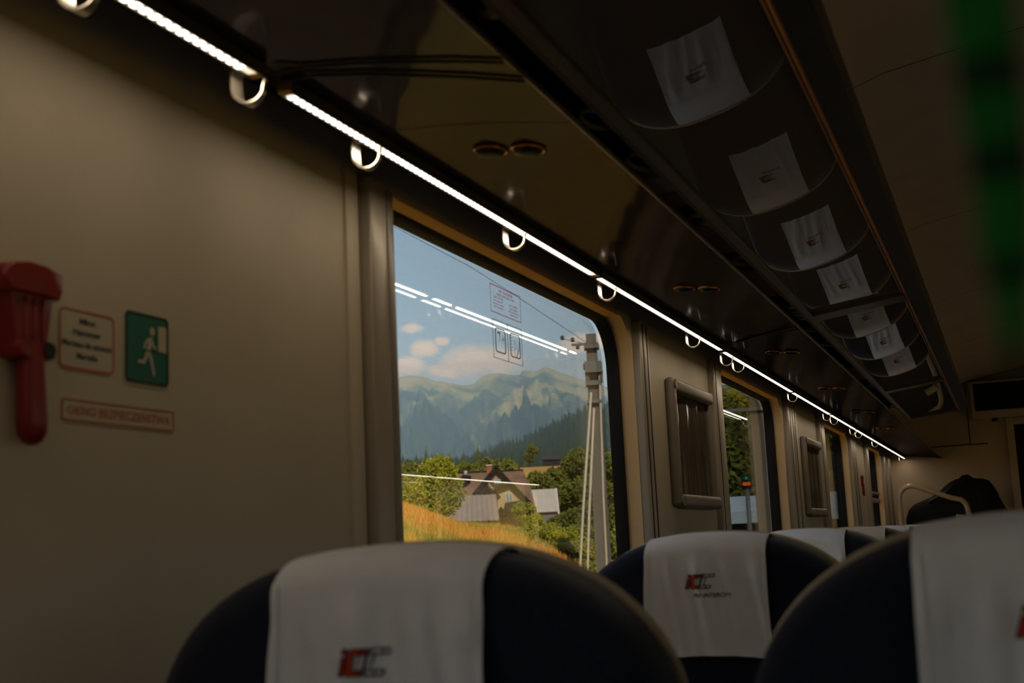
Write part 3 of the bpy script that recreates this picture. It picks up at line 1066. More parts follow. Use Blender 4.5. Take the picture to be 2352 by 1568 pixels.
def rrect(y0, y1, z0, z1, r, n=5):
    return rr_loop(y0, y1, z0, z1, r, n)
def plate(name, y0, y1, z0, z1, r, th, mat, parent, x=WX):
    return put(name, wallpoly(rrect(y0, y1, z0, z1, r), x, th), mat, parent=parent, smooth=30)
def frame_plate(name, y0, y1, z0, z1, r, wd, x, th, mat, parent):
    a = rrect(y0, y1, z0, z1, r)
    b = rrect(y0 + wd, y1 - wd, z0 + wd, z1 - wd, max(.0005, r - wd))
    m = MB().loft([[(x, *p) for p in a], [(x + th, *p) for p in a], [(x + th, *p) for p in b], [(x, *p) for p in b]], cap0=False, cap1=False)
    return put(name, m, mat, parent=parent, smooth=30)
def wall_text(body, yc, z, size, x, mat, parent, width=None, name='lettering', shear=0, align='c', offset=0.01):
    vs, fs = text_polys(body, shear, offset)
    x0 = min(v[0] for v in vs); x1 = max(v[0] for v in vs)
    k = size
    kw = (width / (x1 - x0)) if width else k
    y0 = yc - (x1 - x0) * kw / 2 if align == 'c' else yc
    return put(name, MB().add([(x, y0 + (v[0] - x0) * kw, z + v[1] * k) for v in vs], fs), mat, parent=parent, smooth=0)

t = thing('instruction_sign', (WX, 1.165, .21), 'pale square sticker with a red border and four lines of dark text', 'sign')
plate('backing', 1.119, 1.211, .2095, .2755, .008, .0008, MT['signwhite'], t)
frame_plate('border', 1.119, 1.211, .2095, .2755, .008, .0022, WX + .0008, .0006, MT['signred'], t)
for body, zz, wd in (('Młot', .2600, .027), ('Hammer', .2475, .047), ('Marteau de secours', .2345, .083), ('Martello', .2215, .036)):
    wall_text(body, 1.165, zz, .0095, WX + .0012, MT['signink'], t, width=wd, offset=.03)

t = thing('exit_sign', (WX, 1.2735, .206), 'green emergency exit sign with a white running figure and doorway', 'sign')
plate('backing', 1.228, 1.317, .201, .2915, .007, .0006, MT['signwhite'], t)
plate('green_field', 1.231, 1.3135, .2055, .2885, .007, .0012, MT['signgreen'], t)
frame_plate('border', 1.231, 1.3135, .2055, .2885, .007, .0028, WX + .0012, .0006, MT['signblack'], t)
xx = WX + .0021
m = MB()
m.add([(xx, *p) for p in rrect(1.2925, 1.3085, .246, .277, .001)], [tuple(range(24))])
put('doorway', m, MT['signwhite'], parent=t, smooth=0)
def fig(poly):
    return [(xx, 1.272 + p[0] * .0145, .2455 + p[1] * .0145) for p in poly]
m = MB()
head = [(.62 + .34 * math.cos(2 * math.pi * k / 14), 1.62 + .36 * math.sin(2 * math.pi * k / 14)) for k in range(14)]
limbs = [head,
         [(.05, 1.02), (.62, 1.16), (.72, .95), (.30, -.15), (-.25, -.10), (-.02, .45)],
         [(.12, 1.1), (-.42, .62), (-.55, .10), (-.35, .04), (-.22, .50), (.1, .75)],
         [(.60, 1.05), (.95, .42), (1.15, .30), (1.05, .12), (.72, .30), (.42, .85)],
         [(-.20, .05), (.22, .0), (-.05, -.62), (-.35, -1.12), (-1.25, -1.15), (-1.25, -.88), (-.52, -.80)],
         [(-.05, 0), (.32, .0), (.62, -.62), (.82, -1.35), (.98, -2.0), (.72, -2.02), (.45, -1.25)]]
for q in limbs:
    a, b = tri_fill(q)
    m.add(fig([(p[0], p[1]) for p in a]), b)
put('running_figure', m, MT['signwhite'], parent=t, smooth=0)

t = thing('text_sign', (WX, 1.224, .153), 'narrow red bordered sticker with red capital letters below the other signs', 'sign')
plate('backing', 1.124, 1.324, .1535, .1770, .0025, .0008, MT['signwhite'], t)
frame_plate('border', 1.124, 1.324, .1535, .1770, .0025, .0016, WX + .0008, .0006, MT['signred'], t)
wall_text('OKNO BEZPIECZEŃSTWA', 1.224, .1605, .0135, WX + .0012, MT['signred'], t, width=.184, offset=.02)

# ------------------------------------------------------------------ framed notices between the windows
def notice(y0, y1, z0, z1, label):
    t = thing('notice_frame', (WX, (y0 + y1) / 2, z0), label, 'notice board', 'framed notices between windows')
    x = WX
    m = MB().box(x, x + .028, y0, y0 + .045, z0, z1, .012, 3)
    put('side_bar', m, MT['frame'], parent=t)
    put('side_bar', MB().box(x, x + .016, y1 - .022, y1, z0 + .01, z1 - .01, .006, 3), MT['frame'], parent=t)
    put('top_bar', MB().box(x, x + .032, y0 + .046, y1, z1 - .042, z1, .014, 4), MT['frame'], parent=t)
    put('bottom_bar', MB().box(x, x + .036, y0 + .046, y1 + .012, z0 - .006, z0 + .036, .014, 4), MT['frame'], parent=t)
    pn = MB()
    ny, nz = 24, 4
    pn.grid(lambda u, v: (x + .006 + .0022 * math.sin(u * 21) * (.4 + .6 * v) + .0012 * math.sin(u * 47 + 2 * v), y0 + .045 + u * (y1 - y0 - .067), z0 + .034 + v * (z1 - z0 - .074)), ny, 8)
    put('glossy_sheet', pn, MT['sheet'], parent=t, smooth=80)
    for zz in (z0 + .015, z1 - .02):
        put('cap', MB().tube([(x + .02, y0 + .022, zz), (x + .034, y0 + .022, zz)], .015, 14), MT['frame'], parent=t)
    return t
MT['sheet'] = principled('glossy_notice_film', (.085, .070, .055), .16, .6, vary=.2, vscale=9, stretch=(1, 1, .15))
notice(3.80, 4.36, .09, .475, 'grey framed glossy notice panel between the first and second windows')
notice(6.50, 7.08, .075, .462, 'grey framed glossy notice panel between the second and third windows')

# ------------------------------------------------------------------ stickers on the first window
def gpoly(pts): return pts
GS = GX + .0005
mt_ = bpy.data.materials.new('translucent_red_ink')
mt_.use_nodes = True
mt_.node_tree.nodes.clear()
t1 = N(mt_.node_tree, 'ShaderNodeBsdfTransparent'); t1.inputs[0].default_value = (.80, .22, .20, 1)
o1 = N(mt_.node_tree, 'ShaderNodeOutputMaterial'); mt_.node_tree.links.new(t1.outputs[0], o1.inputs[0])
MT['redink'] = mt_
t = thing('window_sticker', (GS, 2.63, .487), 'transparent sticker with red printed text and red rules on the first window', 'sticker')
y0, y1, z0, z1 = 2.575, 2.762, .498, .560
m = MB()
for zz, th in ((z0, .0016), (z1 - .0018, .0018)):
    m.box(GS, GS + .0005, y0, y1, zz, zz + th)
m.box(GS, GS + .0005, y0, y0 + .0012, z0, z1).box(GS, GS + .0005, y1 - .0012, y1, z0, z1)
put('border', m, MT['redink'], parent=t, smooth=0)
for body, yc, zz, sz, wd in (('W RAZIE', 2.668, .5475, .0085, .090), ('NIEBEZPIECZEŃSTWA', 2.668, .5395, .0062, .110), ('ZBIĆ SZYBĘ', 2.622, .5315, .0060, .060), ('In case of', 2.622, .5245, .0055, .055), ('danger break', 2.622, .5175, .0055, .066), ('the window', 2.622, .5105, .0055, .058), ('Bei Gefahr', 2.716, .5265, .0060, .055), ('Scheibe', 2.716, .5195, .0055, .052), ('einschlagen', 2.716, .5125, .0055, .066), ('Hammer', 2.716, .5055, .0055, .050)):
    wall_text(body, yc, zz, sz, GS + .0004, MT['redink'], t, width=wd, offset=.03)
t = thing('window_sticker', (GS, 2.63, .39), 'transparent pictogram sticker with two outlined panels below the red text sticker', 'sticker')
m = MB()
def rect_lines(m, y0, y1, z0, z1, wy, wz):
    m.box(GS, GS + .0005, y0, y1, z0, z0 + wz).box(GS, GS + .0005, y0, y1, z1 - wz, z1)
    m.box(GS, GS + .0005, y0, y0 + wy, z0, z1).box(GS, GS + .0005, y1 - wy, y1, z0, z1)
rect_lines(m, 2.580, 2.760, .398, .483, .0016, .0012)
m.box(GS, GS + .0005, 2.669, 2.671, .398, .483)
put('border', m, MT['signblack'], parent=t, smooth=0)
for k, (a, b) in enumerate(((2.594, 2.656), (2.684, 2.748))):
    o = rr_loop(a, b, .412, .466, .008, 5); q = rr_loop(a + .004, b - .004, .4145, .4635, .006, 5)
    m = MB().loft([[(GS, *p) for p in o], [(GS + .0005, *p) for p in o], [(GS + .0005, *p) for p in q], [(GS, *p) for p in q]], cap0=False, cap1=False)
    put('window_drawing', m, MT['signblack'], parent=t, smooth=0)
m = MB()
def stroke(m, pts, wd=.0022):
    for p, q in zip(pts[:-1], pts[1:]):
        a = Vector(p); b = Vector(q); d = (b - a).normalized(); n_ = Vector((-d.y, d.x)) * wd / 2
        m.add([(GS + .0006, *(a + n_)), (GS + .0006, *(b + n_)), (GS + .0006, *(b - n_)), (GS + .0006, *(a - n_))], [(0, 1, 2, 3)])
for k in range(7):
    aa = 2 * math.pi * k / 7
    stroke(m, [(2.640, .444), (2.640 + .012 * math.cos(aa), .444 + .011 * math.sin(aa))], .0012)
stroke(m, [(2.606, .455), (2.622, .457), (2.618, .449)], .0035)
stroke(m, [(2.722, .414), (2.735, .430), (2.742, .452)], .003)
for k in range(6):
    stroke(m, [(2.690, .420 + k * .007), (2.700, .420 + k * .007)], .001)
stroke(m, [(2.706, .452), (2.714, .436), (2.708, .424), (2.720, .416)], .0018)
stroke(m, [(2.716, .452), (2.724, .44), (2.730, .424)], .0018)
put('pictogram', m, MT['signblack'], parent=t, smooth=0)
m = MB(); stroke(m, [(2.622, .449), (2.618, .437)], .003)
put('red_tool', m, MT['signred'], parent=t, smooth=0)

# ------------------------------------------------------------------ screen over the end door, bag and rail
t = thing('wall_monitor', (.47, YE, .86), 'wide black screen in a beige housing over the end door', 'monitor')
put('housing', MB().box(-.222, 1.16, YE - .14, YE - .001, .862, 1.175, .012, 3), MT['endwall'], parent=t)
put('screen', MB().box(-.190, 1.13, YE - .146, YE - .139, .925, 1.155, .002), MT['screen'], parent=t)
put('sensor', MB().tube([(-.045, YE - .07, .862), (-.045, YE - .07, .835)], .022, 12), MT['black'], parent=t)

BY = 10.9
t = thing('luggage_stand_rail', (-.55, BY, FL), 'bent beige tubular rail of the floor luggage stand at the far end', 'rail')
pts = [(-.815, BY, FL), (-.815, BY, .20)]
for k in range(1, 7):
    a = math.pi - (math.pi / 2 + .32) * k / 6
    pts.append((-.715 + .10 * math.cos(a), BY, .215 + .10 * math.sin(a)))
pts += [(-.42, BY, .205)]
for k in range(1, 6):
    a = math.pi / 2 - .32 - (math.pi / 2 - .42) * k / 5
    pts.append((-.415 + .09 * math.cos(a) + .02, BY, .102 + .10 * math.sin(a)))
pts += [(-.285, BY, -.05), (-.285, BY, FL)]
put('tube', MB().tube(pts, .020, 12), MT['bar'], parent=t, smooth=60)
put('joint', MB().tube([(-.31, BY - .01, .03), (-.40, BY - .01, .05)], .028, 12), MT['bar'], parent=t)
put('shelf', MB().box(-.82, -.27, BY + .02, BY + .75, -.50, -.47, .005), MT['shell'], parent=t)
put('shelf_leg', MB().tube([(-.79, BY + .70, FL), (-.79, BY + .70, -.48)], .018, 10).tube([(-.30, BY + .70, FL), (-.30, BY + .70, -.48)], .018, 10), MT['bar'], parent=t)
t = thing('black_bag', (-.40, 11.25, -.47), 'large black bag heaped on the luggage stand behind the bent rail', 'bag')
prof = [(-.80, -.47), (-.80, -.1), (-.795, .06), (-.77, .13), (-.72, .175), (-.66, .20), (-.59, .225), (-.52, .265), (-.47, .31), (-.42, .335), (-.38, .352), (-.34, .362), (-.29, .366), (-.24, .358), (-.18, .350), (-.13, .330), (-.105, .29), (-.08, .24), (-.06, .18), (-.035, .13), (-.015, .08), (-.005, .0), (-.005, -.2), (-.01, -.47)]
rings = []
for f, k in ((0, .80), (.03, .93), (.10, 1.0), (.25, 1.0), (.36, .95), (.42, .82)):
    rings.append([(-.40 + (p[0] + .40) * k, 11.08 + f, -.47 + (p[1] + .47) * (1 - (1 - k) * .6) + (.012 * noise.noise(Vector((p[0] * 9, f * 12, p[1] * 9))) if p[1] > -.4 else 0)) for p in prof])
put('body', MB().loft(rings), MT['bag'], parent=t, smooth=50)
put('strap', MB().tube([(-.60, 11.07, .18), (-.48, 11.05, .24), (-.40, 11.05, .30), (-.30, 11.06, .33)], .014, 8), MT['black'], parent=t)
put('handle', MB().tube([(-.36, 11.2, .345), (-.33, 11.2, .375), (-.29, 11.2, .378), (-.26, 11.2, .355)], .012, 8), MT['black'], parent=t)

# ------------------------------------------------------------------ green checked cloth hanging close to the camera on the right
t = thing('hanging_strap', (.0037, .20, .021), 'green and black checked strap hanging out of focus at the upper right edge', 'strap')
def strap(u, v):
    z = .021 + .14 * v
    hw = .0027 + .0024 * min(1, v * 2.2) ** .55
    cx = .0028 + .0014 * v
    a = 2 * math.pi * u
    k = min(1, .30 + v * 6)
    return (cx + hw * math.cos(a) * k + .0006 * math.sin(9 * v), .20 + .0015 * math.sin(a) * k * (1 + .3 * math.sin(4 * a)), z)
edges = [0, .03, .09, .12, .20, .24, .30, .34, .44, .48, .60, .66, .80, .86, 1.0]
for i, (a, b) in enumerate(zip(edges[:-1], edges[1:])):
    m = MB()
    rings = [[strap(q / 24, a + (b - a) * j / 4) for q in range(24)] for j in range(5)]
    m.loft(rings, cap0=(i == 0), cap1=(i == len(edges) - 2))
    put('green_band' if i % 2 else 'dark_band', m, MT['green'] if i % 2 else MT['greenblack'], parent=t, smooth=80)
put('cord', MB().tube([(.0042, .20, .160), (.0055, .202, .6), (.008, .205, 1.236)], .0015, 8), MT['cable'], parent=t)

# ================================================================== the country outside
def out(az, d, z=0.0):
    a = math.radians(az)
    return Vector((-d * math.sin(a), d * math.cos(a), z))
CREST = [(-180, -1.6), (0, -1.7), (8, -1.6), (12, -1.64), (16, -1.19), (17, -0.92), (17.9, -0.39), (19.1, 0.1), (20.3, 0.36), (21.4, 0.56), (22.9, 0.68), (24.4, 1.1), (25.3, 1.34), (30, 1.76), (60, 1.86), (90, 0.86), (180, -1.6)]
def field_h(az):            # height of the far meadow and wooded ground
    return 1.0
def G(az, d):
    cr = interp(CREST, az)
    z = -2.5
    if d < 46:
        t = max(0, min(1, (d - 5) / 41))
        z = -2.5 + (cr + 2.5) * (1 - (1 - t) ** 2.1)
    else:
        far = interp([(46, cr), (58, cr - .5), (85, .7), (140, 1.3), (220, 5.5), (300, 8.5), (400, 17), (470, 27), (560, 31), (700, 38)], d)
        z = far
    z += .10 * noise.noise(out(az, d) * .15) * min(1, d / 20)
    return z
azs = np.concatenate([np.arange(-180, 2, 8.0), np.arange(2, 30, .5), np.arange(30, 181, 8.0)])
azs[-1] = 180
ds = [3.2, 5, 7, 9, 12, 15, 18, 21, 24, 27, 30, 33, 36, 39, 42, 44, 46, 48, 52, 58, 70, 85, 110, 140, 180, 220, 260, 300, 350, 400, 440, 470, 520, 560, 700]
mb = MB()
vs = [tuple(out(a, d, G(a, d))) for d in ds for a in azs]
n = len(azs)
fs = [(j * n + i, j * n + i + 1, (j + 1) * n + i + 1, (j + 1) * n + i) for j in range(len(ds) - 1) for i in range(n - 1)]
mb.add(vs, fs)
MT['meadow'] = principled('dry_meadow', (.52, .27, .055), .95, .1, col2=(.28, .24, .045), vscale=.35, detail=8, bump=.0)
put('ground', mb, MT['meadow'], loc=(0, 0, 0), kind='structure', smooth=60)
put('track_bed', MB().box(-3.0, 12, -60, 60, -2.7, -2.45), principled('ballast', (.33, .31, .29), .95, .1, vary=.4, vscale=12), kind='structure', smooth=0)

# grass on the bank
GR = random.Random(3)
def grass_blades(count, azr, dr, hr, wdt):
    vs, fs = [], []
    for _ in range(count):
        az = GR.uniform(*azr); d = dr[0] + (dr[1] - dr[0]) * GR.random() ** .75
        p = out(az, d, G(az, d) - .03)
        h = GR.uniform(*hr) * (.6 + .8 * max(0, noise.noise(p * .35) + .4))
        a = GR.uniform(0, 6.28)
        wx, wy = math.cos(a) * wdt, math.sin(a) * wdt
        lx, ly = GR.uniform(-.25, .25) * h, GR.uniform(-.25, .25) * h
        o = len(vs)
        vs += [(p.x - wx, p.y - wy, p.z), (p.x + wx, p.y + wy, p.z), (p.x + lx + wx * .6, p.y + ly + wy * .6, p.z + h * .7), (p.x + lx * 1.4, p.y + ly * 1.4, p.z + h)]
        fs += [(o, o + 1, o + 2), (o, o + 2, o + 3)]
    return MB().add(vs, fs)
def leaf_mat(name, c1, c2, scale, c3=None):
    m = bpy.data.materials.new(name)
    m.use_nodes = True
    nt = m.node_tree
    b = nt.nodes['Principled BSDF']
    b.inputs['Roughness'].default_value = .75
    b.inputs['Specular IOR Level'].default_value = .15
    tc = N(nt, 'ShaderNodeTexCoord')
    n_ = N(nt, 'ShaderNodeTexNoise')
    n_.inputs['Scale'].default_value = scale
    n_.inputs['Detail'].default_value = 6
    n_.inputs['Roughness'].default_value = .7
    nt.links.new(tc.outputs['Object'], n_.inputs['Vector'])
    st = [(.34, c1), (.64, c2)] if c3 is None else [(.46, c1), (.55, c2), (.64, c3)]
    r = ramp(nt, st)
    nt.links.new(n_.outputs['Fac'], r.inputs[0])
    nt.links.new(r.outputs[0], b.inputs['Base Color'])
    return m
MT['grass'] = leaf_mat('dry_grass_blades', (.74, .32, .060), (.52, .33, .05), .20, (.20, .25, .030))
MT['bushleaf'] = leaf_mat('bush_leaves', (.10, .13, .012), (.40, .36, .030), 1.4)
MT['treeleaf'] = leaf_mat('tree_leaves', (.060, .075, .014), (.19, .185, .030), .35)
MT['spruce'] = leaf_mat('spruce_needles', (.045, .065, .022), (.11, .125, .04), .5)
MT['bark'] = principled('tree_bark', (.09, .065, .045), .9, .1, vary=.3, vscale=6)
put('meadow_grass', grass_blades(70000, (7, 28.5), (12, 45.5), (.10, .26), .012), MT['grass'], kind='stuff', label='tall dry orange and green grass covering the bank outside the window', cat='grass', smooth=0)

# ---- leafy plants
def leaves(m, centre, radii, count, size, rg, squash=1.0, shell=.55):
    for _ in range(count):
        while True:
            v = Vector((rg.uniform(-1, 1), rg.uniform(-1, 1), rg.uniform(-1, 1)))
            if .02 < v.length < 1: break
        v = v.normalized() * (shell + (1 - shell) * rg.random())
        p = Vector(centre) + Vector((v.x * radii[0], v.y * radii[1], v.z * radii[2]))
        a = Vector((rg.gauss(0, 1), rg.gauss(0, 1), rg.gauss(0, 1))).normalized()
        b = a.orthogonal().normalized()
        s_ = size * rg.uniform(.6, 1.4)
        o = len(m.v)
        m.v += [tuple(p - a * s_), tuple(p + b * s_ * .45), tuple(p + a * s_), tuple(p - b * s_ * .45)]
        m.f += [(o, o + 1, o + 2, o + 3)]
def bush(p, rx, rzv, count, size, seed, label, group=None, lumps=9, name='bush', cat='bush', matl='bushleaf'):
    rg = random.Random(seed)
    t = thing(name, p, label, cat, group)
    m = MB()
    for i in range(lumps):
        a = rg.uniform(0, 6.28); q = rg.uniform(.1, .62) * (0 if i == 0 else 1)
        zc = rg.uniform(.30, .85) if i else .5
        c = (p[0] + math.cos(a) * rx * q, p[1] + math.sin(a) * rx * q, p[2] + rzv * zc * (1.05 - .25 * q))
        f = rg.uniform(.34, .52)
        leaves(m, c, (rx * f, rx * f, rzv * f * .62), count // lumps, size, rg)
    put('foliage', m, MT[matl], parent=t, smooth=0, kind='stuff')
    for i in range(4):
        a = rg.uniform(0, 6.28)
        put('stem', MB().tube([(p[0] + .08 * math.cos(a), p[1] + .08 * math.sin(a), p[2] - .1), (p[0] + .3 * rx * math.cos(a), p[1] + .3 * rx * math.sin(a), p[2] + rzv * .4), (p[0] + .5 * rx * math.cos(a), p[1] + .5 * rx * math.sin(a), p[2] + rzv * .75)], [.05, .035, .015], 6), MT['bark'], parent=t)
    return t
def at_el(az, d, el): return out(az, d, el * d)
bush(out(24.15, 50, .95), 1.25, 2.45, 12000, .06, 5, 'large yellow green bush on the bank, left side of the first window', lumps=14)
bush(out(25.3, 50, 1.5), .95, 1.5, 4000, .075, 25, 'low bush half hidden by the post beside the large bush', lumps=8)
bush(out(20.05, 47.5, .55), .82, .95, 5000, .05, 6, 'small bright green bush in front of the farmhouse', lumps=8)
for i, (az, d, rx_, hz) in enumerate(((19.6, 46, .7, .55), (19.1, 44, .8, .6), (18.6, 42, .8, .62), (18.1, 40, .8, .6), (17.6, 37, .75, .6), (17.35, 33, .6, .55), (18.3, 33, .8, .5), (19.0, 35, .8, .45), (19.8, 38, .8, .4))):
    bush(out(az, d, G(az, d) - .02), rx_, hz, 2600, .045, 40 + i, 'low leafy shrub on the bank below the farmhouse and shed, one of a thicket', group='shrubs of the thicket on the bank', lumps=7)

def spruce_mesh(h, r, seed, tiers=13):
    rg = random.Random(seed)
    m = MB()
    for i in range(tiers):
        f = i / (tiers - 1)
        z = h * (.10 + .86 * f)
        rr_ = r * (1 - f) ** .85 * rg.uniform(.85, 1.1) + .12
        n_ = 16
        o = len(m.v)
        m.v.append((0, 0, z + h * .085))
        for k in range(n_):
            a = 2 * math.pi * (k + rg.uniform(-.3, .3)) / n_
            q = rr_ * (1.0 if k % 2 else .62) * rg.uniform(.85, 1.15)
            m.v.append((q * math.cos(a), q * math.sin(a), z - h * .035 * (1.2 if k % 2 else .4)))
        m.f += [(o, o + 1 + k, o + 1 + (k + 1) % n_) for k in range(n_)]
    return m
def plant_spruce(p, h, r, seed, label, group):
    t = thing('spruce_tree', p, label, 'tree', group)
    m = spruce_mesh(h, r, seed)
    m.v = [(v[0] + p[0], v[1] + p[1], v[2] + p[2]) for v in m.v]
    put('foliage', m, MT['spruce'], parent=t, smooth=0)
    put('trunk', MB().tube([(p[0], p[1], p[2] - .5), (p[0], p[1], p[2] + h * .8)], [.22, .05], 7), MT['bark'], parent=t)
    return t
def plant_leafy(p, h, r, seed, label, group, size=.42, count=1500, matl='treeleaf'):
    rg = random.Random(seed)
    t = thing('leafy_tree', p, label, 'tree', group)
    m = MB()
    L = 9
    for i in range(L):
        a = rg.uniform(0, 6.28); q = rg.uniform(.2, .62) if i else 0
        c = (p[0] + math.cos(a) * r * q, p[1] + math.sin(a) * r * q, p[2] + h * (rg.uniform(.35, .80) if i else .6))
        f = rg.uniform(.38, .55)
        leaves(m, c, (r * f, r * f, h * f * .42), count // L, size, rg)
    put('foliage', m, MT[matl], parent=t, smooth=0, kind='stuff')
    put('trunk', MB().tube([(p[0], p[1], p[2] - .5), (p[0], p[1], p[2] + h * .6)], [.25, .1], 7), MT['bark'], parent=t)
    return t
GR1 = 'spruces of the tree row behind the farmhouse'
GR2 = 'leafy trees of the row behind the farmhouse'
row = []
rg = random.Random(12)
for i in range(17):
    az = 26.0 - i * .33 + rg.uniform(-.08, .08)
    d = rg.uniform(225, 275)
    top = interp([(20.6, .062), (21.3, .066), (21.8, .072), (22.3, .078), (23, .072), (24, .076), (26, .078)], az) * d * rg.uniform(.93, 1.03)
    z = G(az, d)
    if rg.random() < .55:
        plant_spruce(out(az, d, z - .3), top - z, (top - z) * .22, 100 + i, 'dark spruce in the tree row behind the farmhouse', GR1)
    else:
        plant_leafy(out(az, d, z - .3), (top - z) * .92, (top - z) * .34, 100 + i, 'mid green leafy tree in the row behind the farmhouse', GR2, size=.36, count=2600)
plant_spruce(out(22.05, 262, G(22.05, 262)), .0775 * 262 - G(22.05, 262), 3.0, 160, 'tallest spruce of the row, above the left part of the farmhouse roof', GR1)
plant_leafy(out(24.9, 150, G(24.9, 150)), 6.6, 3.0, 301, 'pale green leafy tree above the large bush', GR2, size=.34)
plant_leafy(out(23.6, 160, G(23.6, 160)), 7.0, 3.2, 302, 'yellow green leafy tree rising behind the large bush', GR2, size=.34)
for i, (az, d, tp, wd) in enumerate(((21.2, 200, .0655, .36), (20.75, 210, .062, .36))):
    z = G(az, d)
    plant_leafy(out(az, d, z), tp * d - z, (tp * d - z) * wd, 310 + i, ['leafy tree just behind the farmhouse gable peak', 'leafy tree behind the right half of the farmhouse roof'][i], GR2, size=.42)
plant_leafy(out(19.75, 480, G(19.75, 480)), (.0775 * 480 - G(19.75, 480)), 2.7, 320, 'lone rounded tree standing on the top edge of the mown field', None, size=.6)
gr3 = 'trees of the wood right of the farmhouse'
for i, (az, d, tp) in enumerate(((19.3, 230, .0585), (18.95, 250, .0560), (18.6, 235, .060), (18.2, 250, .066), (17.85, 240, .0735), (17.45, 250, .075), (17.1, 235, .072), (16.7, 240, .074), (16.2, 230, .074), (15.6, 240, .07), (18.9, 175, .047), (18.3, 170, .050), (17.7, 165, .052), (17.2, 160, .050), (16.6, 160, .05))):
    z = G(az, d)
    plant_leafy(out(az, d, z - .4), tp * d - z, (tp * d - z) * .42, 400 + i, 'dark leafy tree of the wood right of the farmhouse', gr3, size=.36, count=2800)
for i, (az, d, tp) in enumerate(((18.25, 95, .026), (17.9, 90, .030), (17.5, 85, .030), (17.15, 88, .034), (16.75, 80, .034), (16.3, 75, .034), (18.0, 70, .012), (17.3, 66, .012))):
    z = G(az, d)
    bush(out(az, d, z - .3), 1.9, max(1.2, tp * d - z), 3000, .13, 500 + i, 'dark green thicket bush between the shed and the concrete pole', group='thicket bushes beside the shed', lumps=8, matl='treeleaf')
# mown field on the slope
fl = MB()
def field(u, v):
    az = 18.2 + u * 2.9
    d = 395 + v * 85
    return tuple(out(az, d, G(az, d) + .25))
fl.grid(field, 18, 10)
put('mown_field', fl, principled('mown_field', (.60, .34, .085), .95, .1, col2=(.48, .26, .06), vscale=.08, detail=6), label='sloping mown golden field behind the farmhouse', cat='field', smooth=60)
# small dark barn on the field edge
def local_frame(az, d):
    a = math.radians(az)
    return Vector((math.cos(a), math.sin(a), 0)), Vector((-math.sin(a), math.cos(a), 0)), out(az, d, 0)
U, Wd, O = local_frame(18.85, 492)
def P3(u, w, z): return tuple(O + U * u + Wd * w + Vector((0, 0, z)))
zb = 30.0
t = thing('barn', P3(0, 0, zb - 2), 'small dark barn far off beside the lone tree', 'barn')
put('walls', MB().obox(P3(0, 0, 0), U, Wd, (0, 0, 1), (-3.0, 3.0), (0, 6), (zb - 2, zb + 1.3)), principled('dark_timber', (.035, .028, .024), .9, .1, vary=.2, vscale=1), parent=t, smooth=0)
put('roof', MB().prism([P3(-3.4, -.6, zb + 1.2), P3(-3.4, 3, zb + 2.6), P3(-3.4, 6.6, zb + 1.2), P3(-3.4, 6.6, zb + .9), P3(-3.4, 3, zb + 2.3), P3(-3.4, -.6, zb + .9)], U * 6.8), principled('dark_roof', (.06, .05, .05), .8, .2, vary=.2, vscale=1), parent=t, smooth=0)

# ------------------------------------------------------------------ farmhouse
U, Wd, O = local_frame(21.3, 140)
MT['rooftile'] = principled('brown_roof_tile', (.21, .125, .080), .7, .25, vary=.18, vscale=.9)
MT['rooftin'] = principled('pale_brown_tin_roof', (.30, .225, .175), .5, .4, vary=.12, vscale=.7)
MT['barge'] = principled('dark_barge_board', (.022, .018, .016), .8, .2, vary=.2, vscale=3)
MT['plaster'] = principled('cream_plaster', (.46, .34, .19), .9, .15, vary=.08, vscale=1.2)
MT['plasterdk'] = principled('greyish_gable_boards', (.34, .25, .17), .9, .15, vary=.12, vscale=1.5, stretch=(6, 6, .6))
MT['timberdk'] = principled('dark_timber_balcony', (.040, .030, .024), .9, .15, vary=.25, vscale=2)
MT['winglass'] = principled('far_window_glass', (.22, .27, .31), .15, .6, vary=.1, vscale=1)
MT['brick'] = principled('red_chimney', (.36, .12, .08), .9, .15, vary=.2, vscale=4)
MT['white'] = principled('white_trim', (.62, .58, .54), .6, .3, vary=.05, vscale=2)
t = thing('farmhouse', P3(0, 0, 1.0), 'brown roofed highland farmhouse with steep dark edged gables beyond the meadow', 'house')
put('walls', MB().obox(P3(0, 0, 0), U, Wd, (0, 0, 1), (-4.6, 3.3), (.2, 8.8), (0.2, 4.6)), MT['plaster'], parent=t, smooth=0)
def ribbed_slope(name, a, b, c, d, n, amp, mat, parent, th=.10):
    """quad a-b (top edge) to d-c (eaves), ribs running down the slope"""
    a, b, c, d = Vector(a), Vector(b), Vector(c), Vector(d)
    nr = (b - a).cross(d - a).normalized()
    if nr.z < 0: nr = -nr
    m = MB()
    top, bot = [], []
    for i in range(n * 4 + 1):
        f = i / (n * 4)
        o = nr * (amp if i % 4 == 0 else 0)
        top.append(tuple(a + (b - a) * f + o)); bot.append(tuple(d + (c - d) * f + o))
    k = len(top)
    under = [tuple(Vector(p) - nr * th) for p in top], [tuple(Vector(p) - nr * th) for p in bot]
    m.add(top + bot + under[0] + under[1], [(i, i + 1, k + i + 1, k + i) for i in range(k - 1)] + [(2 * k + i, 3 * k + i, 3 * k + i + 1, 2 * k + i + 1) for i in range(k - 1)] + [(k + i, k + i + 1, 3 * k + i + 1, 3 * k + i) for i in range(k - 1)] + [(0, k, 3 * k, 2 * k), (k - 1, 3 * k - 1, 4 * k - 1, 2 * k - 1)])
    return put(name, m, mat, parent=parent, smooth=0)
